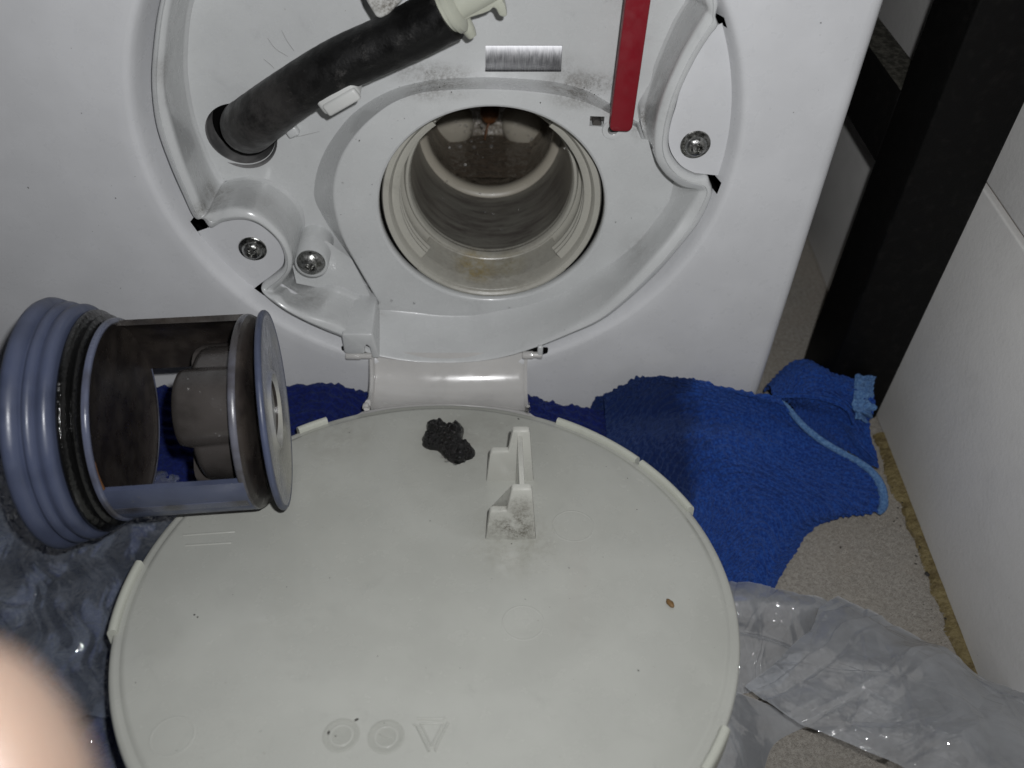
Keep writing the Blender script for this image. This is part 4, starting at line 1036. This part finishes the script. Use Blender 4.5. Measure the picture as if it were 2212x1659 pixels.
g3 = [[atZ((1846, 818), -10.3), atZ((1868, 818), -10.3), atZ((1886, 824), -10.5)], [atZ((1845, 850), -9.65), atZ((1868, 852), -9.7), atZ((1888, 848), -9.95)],
      [atZ((1844, 885), -9.9), atZ((1868, 892), -10.0), atZ((1894, 886), -10.3)], [atZ((1850, 908), -10.6), atZ((1866, 915), -10.7), atZ((1884, 912), -10.9)]]
sheet('frayed_hem', g3, 110, 80, terry(.16, 6.0, 2.0), M['hem'], bc)

# ================================================================== PLASTIC BAGS
def crumple(a, f, seed):
    """creased film: sums of one-dimensional zigzags in many directions give flat facets with straight folds"""
    def d(su, sv, U, V):
        rg = np.random.RandomState(seed); h = 0
        for lev, (ff, aa, nd) in enumerate(((f * .55, a, 4), (f * 1.4, a * .70, 6), (f * 3.4, a * .26, 7))):
            for k in range(nd):
                an = rg.uniform(0, math.pi); t = su * math.cos(an) + sv * math.sin(an)
                bend = .35 / ff * (vn(su * ff * .6 + k * 7 + seed, sv * ff * .6 + lev * 3) - .5)
                kn = np.cumsum(rg.exponential(1 / ff, 400)) - 40; hv = rg.uniform(-1, 1, 400)
                msk = np.clip(2.2 * vn(su * ff * .35 + k * 11, sv * ff * .35 + k * 5 + seed) - .5, 0, 1)
                h = h + aa * .55 * np.interp(t + bend, kn, hv) * msk
        return h
    return d
bagr = thing('plastic_bag', 'crumpled clear plastic bag on the carpet beside the right edge of the flap', 'plastic bag', (13, -12, ZF), 'clear plastic bags')
gA = [[atZ((1550, 1256), -11.9), atZ((1600, 1256), -11.9), atZ((1660, 1262), -12.0), atZ((1720, 1274), -12.1), atZ((1790, 1292), -12.3)],
      [atZ((1550, 1280), -11.5), atZ((1605, 1285), -11.4), atZ((1660, 1292), -11.5), atZ((1725, 1302), -11.6), atZ((1780, 1310), -11.9)],
      [atZ((1555, 1325), -11.7), atZ((1610, 1330), -11.7), atZ((1665, 1338), -11.8), atZ((1720, 1345), -11.9), atZ((1765, 1350), -12.2)],
      [atZ((1560, 1360), -12.1), atZ((1610, 1370), -12.1), atZ((1660, 1380), -12.2), atZ((1710, 1390), -12.3), atZ((1750, 1395), -12.5)],
      [atZ((1560, 1430), -12.5), atZ((1600, 1440), -12.4), atZ((1640, 1440), -12.5), atZ((1690, 1440), -12.6), atZ((1730, 1430), -12.7)],
      [atZ((1560, 1500), -12.7), atZ((1590, 1500), -12.7), atZ((1625, 1495), -12.7), atZ((1660, 1490), -12.75), atZ((1690, 1480), -12.8)]]
sheet('bag_fold', gA, 220, 220, crumple(.22, .9, 3), M['film'], bagr)
gB = [[atZ((1612, 1493), -12.0), atZ((1665, 1452), -11.9), atZ((1712, 1412), -11.8), atZ((1748, 1370), -11.8), atZ((1770, 1310), -11.9), atZ((1812, 1284), -12.1)],
      [atZ((1655, 1520), -11.6), atZ((1712, 1482), -11.4), atZ((1765, 1440), -11.2), atZ((1800, 1395), -11.2), atZ((1830, 1345), -11.5), atZ((1862, 1312), -12.2)],
      [atZ((1715, 1558), -11.3), atZ((1790, 1515), -10.9), atZ((1845, 1475), -10.8), atZ((1885, 1430), -10.9), atZ((1920, 1390), -11.4), atZ((1950, 1362), -12.2)],
      [atZ((1790, 1590), -11.0), atZ((1870, 1560), -10.5), atZ((1940, 1520), -10.3), atZ((1980, 1475), -10.5), atZ((2020, 1435), -11.2), atZ((2048, 1415), -12.0)],
      [atZ((1870, 1622), -10.6), atZ((1950, 1600), -10.1), atZ((2030, 1565), -9.8), atZ((2075, 1520), -10.2), atZ((2105, 1490), -11.0), atZ((2130, 1470), -11.6)],
      [atZ((1960, 1665), -10.2), atZ((2040, 1650), -9.7), atZ((2110, 1620), -9.5), atZ((2160, 1575), -9.8), atZ((2200, 1530), -10.4), atZ((2235, 1500), -10.9)],
      [atZ((2050, 1740), -9.8), atZ((2130, 1720), -9.2), atZ((2200, 1690), -9.0), atZ((2255, 1650), -9.3), atZ((2290, 1600), -10.0), atZ((2320, 1570), -10.3)]]
sheet('bag_body', gB, 300, 260, crumple(.30, .7, 11), M['film'], bagr)
gC = [[atZ((1560, 1480), -12.3), atZ((1610, 1500), -12.4), atZ((1680, 1530), -12.6), atZ((1740, 1570), -12.8)],
      [atZ((1560, 1560), -12.1), atZ((1605, 1570), -12.2), atZ((1640, 1590), -12.5), atZ((1670, 1610), -12.8)],
      [atZ((1550, 1640), -12.0), atZ((1590, 1650), -12.0), atZ((1615, 1670), -12.4), atZ((1640, 1690), -12.8)],
      [atZ((1540, 1740), -12.0), atZ((1570, 1740), -12.0), atZ((1590, 1750), -12.4), atZ((1610, 1760), -12.8)]]
sheet('bag_skirt', gC, 90, 80, crumple(.08, .9, 23), M['film'], bagr)

bagl = thing('plastic_bag', 'clear plastic bag spread over dark blue cloth left of the flap', 'plastic bag', (-11.5, -8, ZF), 'clear plastic bags')
rows = []
for i, y in enumerate(np.linspace(-2.6, -16.5, 9)):
    rows.append([(x, y, lowh(x, y) + 1.05 + .2 * math.sin(x * .9 + y * .4)) for x in np.linspace(-20, -7.2, 9)])
sheet('bag_body', rows, 300, 300, lambda a, b_, U, V: crumple(.25, .7, 31)(a * .6, b_ * 1.3, U, V), M['filmleft'], bagl)
# upright fold standing in the bag
fx = [atZ((287, y), -9.9) for y in (1110, 1180, 1260, 1340, 1425)]
f0 = [atZ((205, y), -9.9) for y in (1105, 1180, 1260, 1340, 1425)]
fm = [atZ((245, y), -9.6) for y in (1105, 1180, 1260, 1340, 1425)]
0 and sheet('bag_fold', [f0, fm, fx], 50, 120, lambda a, b_, U, V: .05 * (fbm(a * 2.5, b_ * .5, 3) - .5), M['filmleft'], bagl)
g = [[atZ((x, y), -9.9 + .35 * ((k + j) % 2)) for k, x in enumerate((-140, -70, 0, 70, 160, 286))] for j, y in enumerate((980, 1090, 1200, 1310, 1430, 1550))]
sheet('bag_drape', g, 160, 160, lambda a, b_, U, V: crumple(.24, .8, 47)(a * .5, b_ * 1.4, U, V), M['filmleft'], bagl)
g = [[atZ((x, y), -10.0 + .3 * ((k + j) % 2)) for k, x in enumerate((280, 330, 380, 440, 500))] for j, y in enumerate((1090, 1150, 1230, 1320, 1420, 1500))]
sheet('bag_drape', g, 120, 120, crumple(.22, .9, 53), M['filmleft'], bagl)

# stray hairs: two by the hose, some on the carpet
def hair_stuff(name, lst, r=.008):
    V = []; F = []
    for pts in lst:
        P = catmull(pts, 12); n0 = len(V)
        for i, p in enumerate(P):
            t = P[min(i + 1, 11)] - P[max(i - 1, 0)]; x, y, _ = frame(t)
            for a in (0, 2.1, 4.2): V.append(p + r * (math.cos(a) * x + math.sin(a) * y))
        for i in range(11):
            for j in range(3): F.append((n0 + i * 3 + j, n0 + i * 3 + (j + 1) % 3, n0 + (i + 1) * 3 + (j + 1) % 3, n0 + (i + 1) * 3 + j))
    return mesh_obj(name, V, F, M['hair'], kind='stuff')
hl = []
for A_ in (((578, 82), (595, 105), (622, 122)), ((608, 65), (620, 88), (635, 110)), ((640, 296), (665, 290), (690, 284)), ((570, 128), (585, 140), (592, 148))):
    hl.append([atY(p, SF - .03 - .15 * (i == 1)) for i, p in enumerate(A_)])
hair_stuff('recess_hairs', hl, .0028)
hl = []
for A_ in (((1835, 1350), (1845, 1385), (1868, 1400)), ((1700, 1445), (1712, 1470), (1720, 1490)), ((1985, 1000), (2010, 1040), (2030, 1075)), ((1910, 1075), (1935, 1100), (1975, 1160)), ((2130, 1430), (2140, 1460), (2120, 1475))):
    hl.append([atZ(p, ZF + .25) for p in A_])
for _ in range(5):
    x, y = random.uniform(10, 17), random.uniform(-13, -3); a = random.uniform(0, 6.28); l = random.uniform(.2, .9)
    hl.append([(x, y, ZF + .14), (x + l * .5 * math.cos(a), y + l * .5 * math.sin(a), ZF + .2), (x + l * math.cos(a + .6), y + l * math.sin(a + .6), ZF + .14)])
hair_stuff('carpet_hairs', hl, .0055)

# ================================================================== PERSON: the hand holding the phone, fingertip at the lens
def cs(x, y, z): return CAM + RM @ np.array([x, y, z])        # a point measured from the lens
hand_pts = {}
D0 = 4.3
tip = np.array([(170 - PW / 2) / FPX * D0, -(1515 - PH / 2) / FPX * D0, -D0])
verts = []; edges = []; rad = []
def add(p, r, prev=None):
    verts.append(cs(*p)); rad.append(r); i = len(verts) - 1
    if prev is not None: edges.append((prev, i))
    return i
dv = np.array([-.80, -.52, .30]); dv /= np.linalg.norm(dv)
palm = tip + dv * 9.6
w0 = add(palm + np.array([-3.0, -3.0, 1.6]), 2.1)
w1 = add(palm + np.array([-7.0, -7.5, 3.5]), 2.6, w0); add(palm + np.array([-11.5, -13.0, 6]), 3.1, w1)
pc = add(palm + np.array([-1.2, -1.2, .8]), 2.0, w0)
side = np.array([.45, -.80, -.15]); side /= np.linalg.norm(side)
for k, (off, ln) in enumerate(((0, 1.0), (1, 1.08), (2, 1.0), (3, .80))):
    kn = palm + side * (off * 1.75) + dv * .2
    a = add(kn, .95 if k < 3 else .85, pc)
    if k == 0:
        b_ = add(tip + dv * 5.0 + np.array([0, 0, .35]), .83, a); c = add(tip + dv * 2.4 + np.array([0, 0, .2]), .78, b_); d = add(tip + dv * .55, .74, c); add(tip + dv * .05, .66, d)
    else:
        fd = -dv * .55 + np.array([.1, -.1, .75]); fd /= np.linalg.norm(fd)
        b_ = add(kn - dv * 3.6 * ln + np.array([0, 0, .6]), .80, a); c = add(kn - dv * 5.0 * ln + np.array([.2, 0, 2.4 * ln]), .74, b_); d = add(kn - dv * 4.6 * ln + np.array([.1, 0, 4.2 * ln]), .66, c); add(kn - dv * 4.2 * ln + np.array([0, 0, 4.6 * ln]), .56, d)
t1 = add(palm + np.array([-1.6, 1.6, 2.2]), 1.15, w0); t2 = add(palm + np.array([-.2, 3.2, 3.6]), .95, t1); t3 = add(palm + np.array([2.0, 3.9, 4.4]), .85, t2); add(palm + np.array([3.3, 4.0, 4.6]), .70, t3)
base = np.array(verts[0])
me = bpy.data.meshes.new('person'); me.from_pydata([((np.array(v) - base) * S).tolist() for v in verts], edges, []); me.materials.append(M['skin'])
per = bpy.data.objects.new('person', me); C.objects.link(per); per.location = base * S
sk = per.modifiers.new('skin', 'SKIN'); sk.use_smooth_shade = True; sk.branch_smoothing = .4
for i, r in enumerate(rad):
    me.skin_vertices[0].data[i].radius = (r * S, r * S)
me.skin_vertices[0].data[0].use_root = True
ss = per.modifiers.new('sub', 'SUBSURF'); ss.levels = 2; ss.render_levels = 2
bpy.context.view_layer.update(); dg = bpy.context.evaluated_depsgraph_get()
me2 = bpy.data.meshes.new_from_object(per.evaluated_get(dg)); per.modifiers.clear(); per.data = me2; me2.name = 'person'
tag(per, 'out-of-focus fingertip of a bare hand close to the lens at lower left', 'person')
nb_ = -(dv * .0) + np.array([0, 0, 1.0])
nl = box('fingernail', cs(*(tip + dv * .7 + np.array([0, 0, .70]))), np.array([RM @ -dv, RM @ np.cross(np.array([0, 0, 1.0]), dv), RM @ np.array([0, 0, 1.0])]), (1.1, .85, .10), M['nail'], None, bev=.045, seg=2)
nl.parent = per; nl['_org'] = (0, 0, 0); nl.location = (-base * S)

for o in bpy.data.objects:
    if '_org' in o: del o['_org']
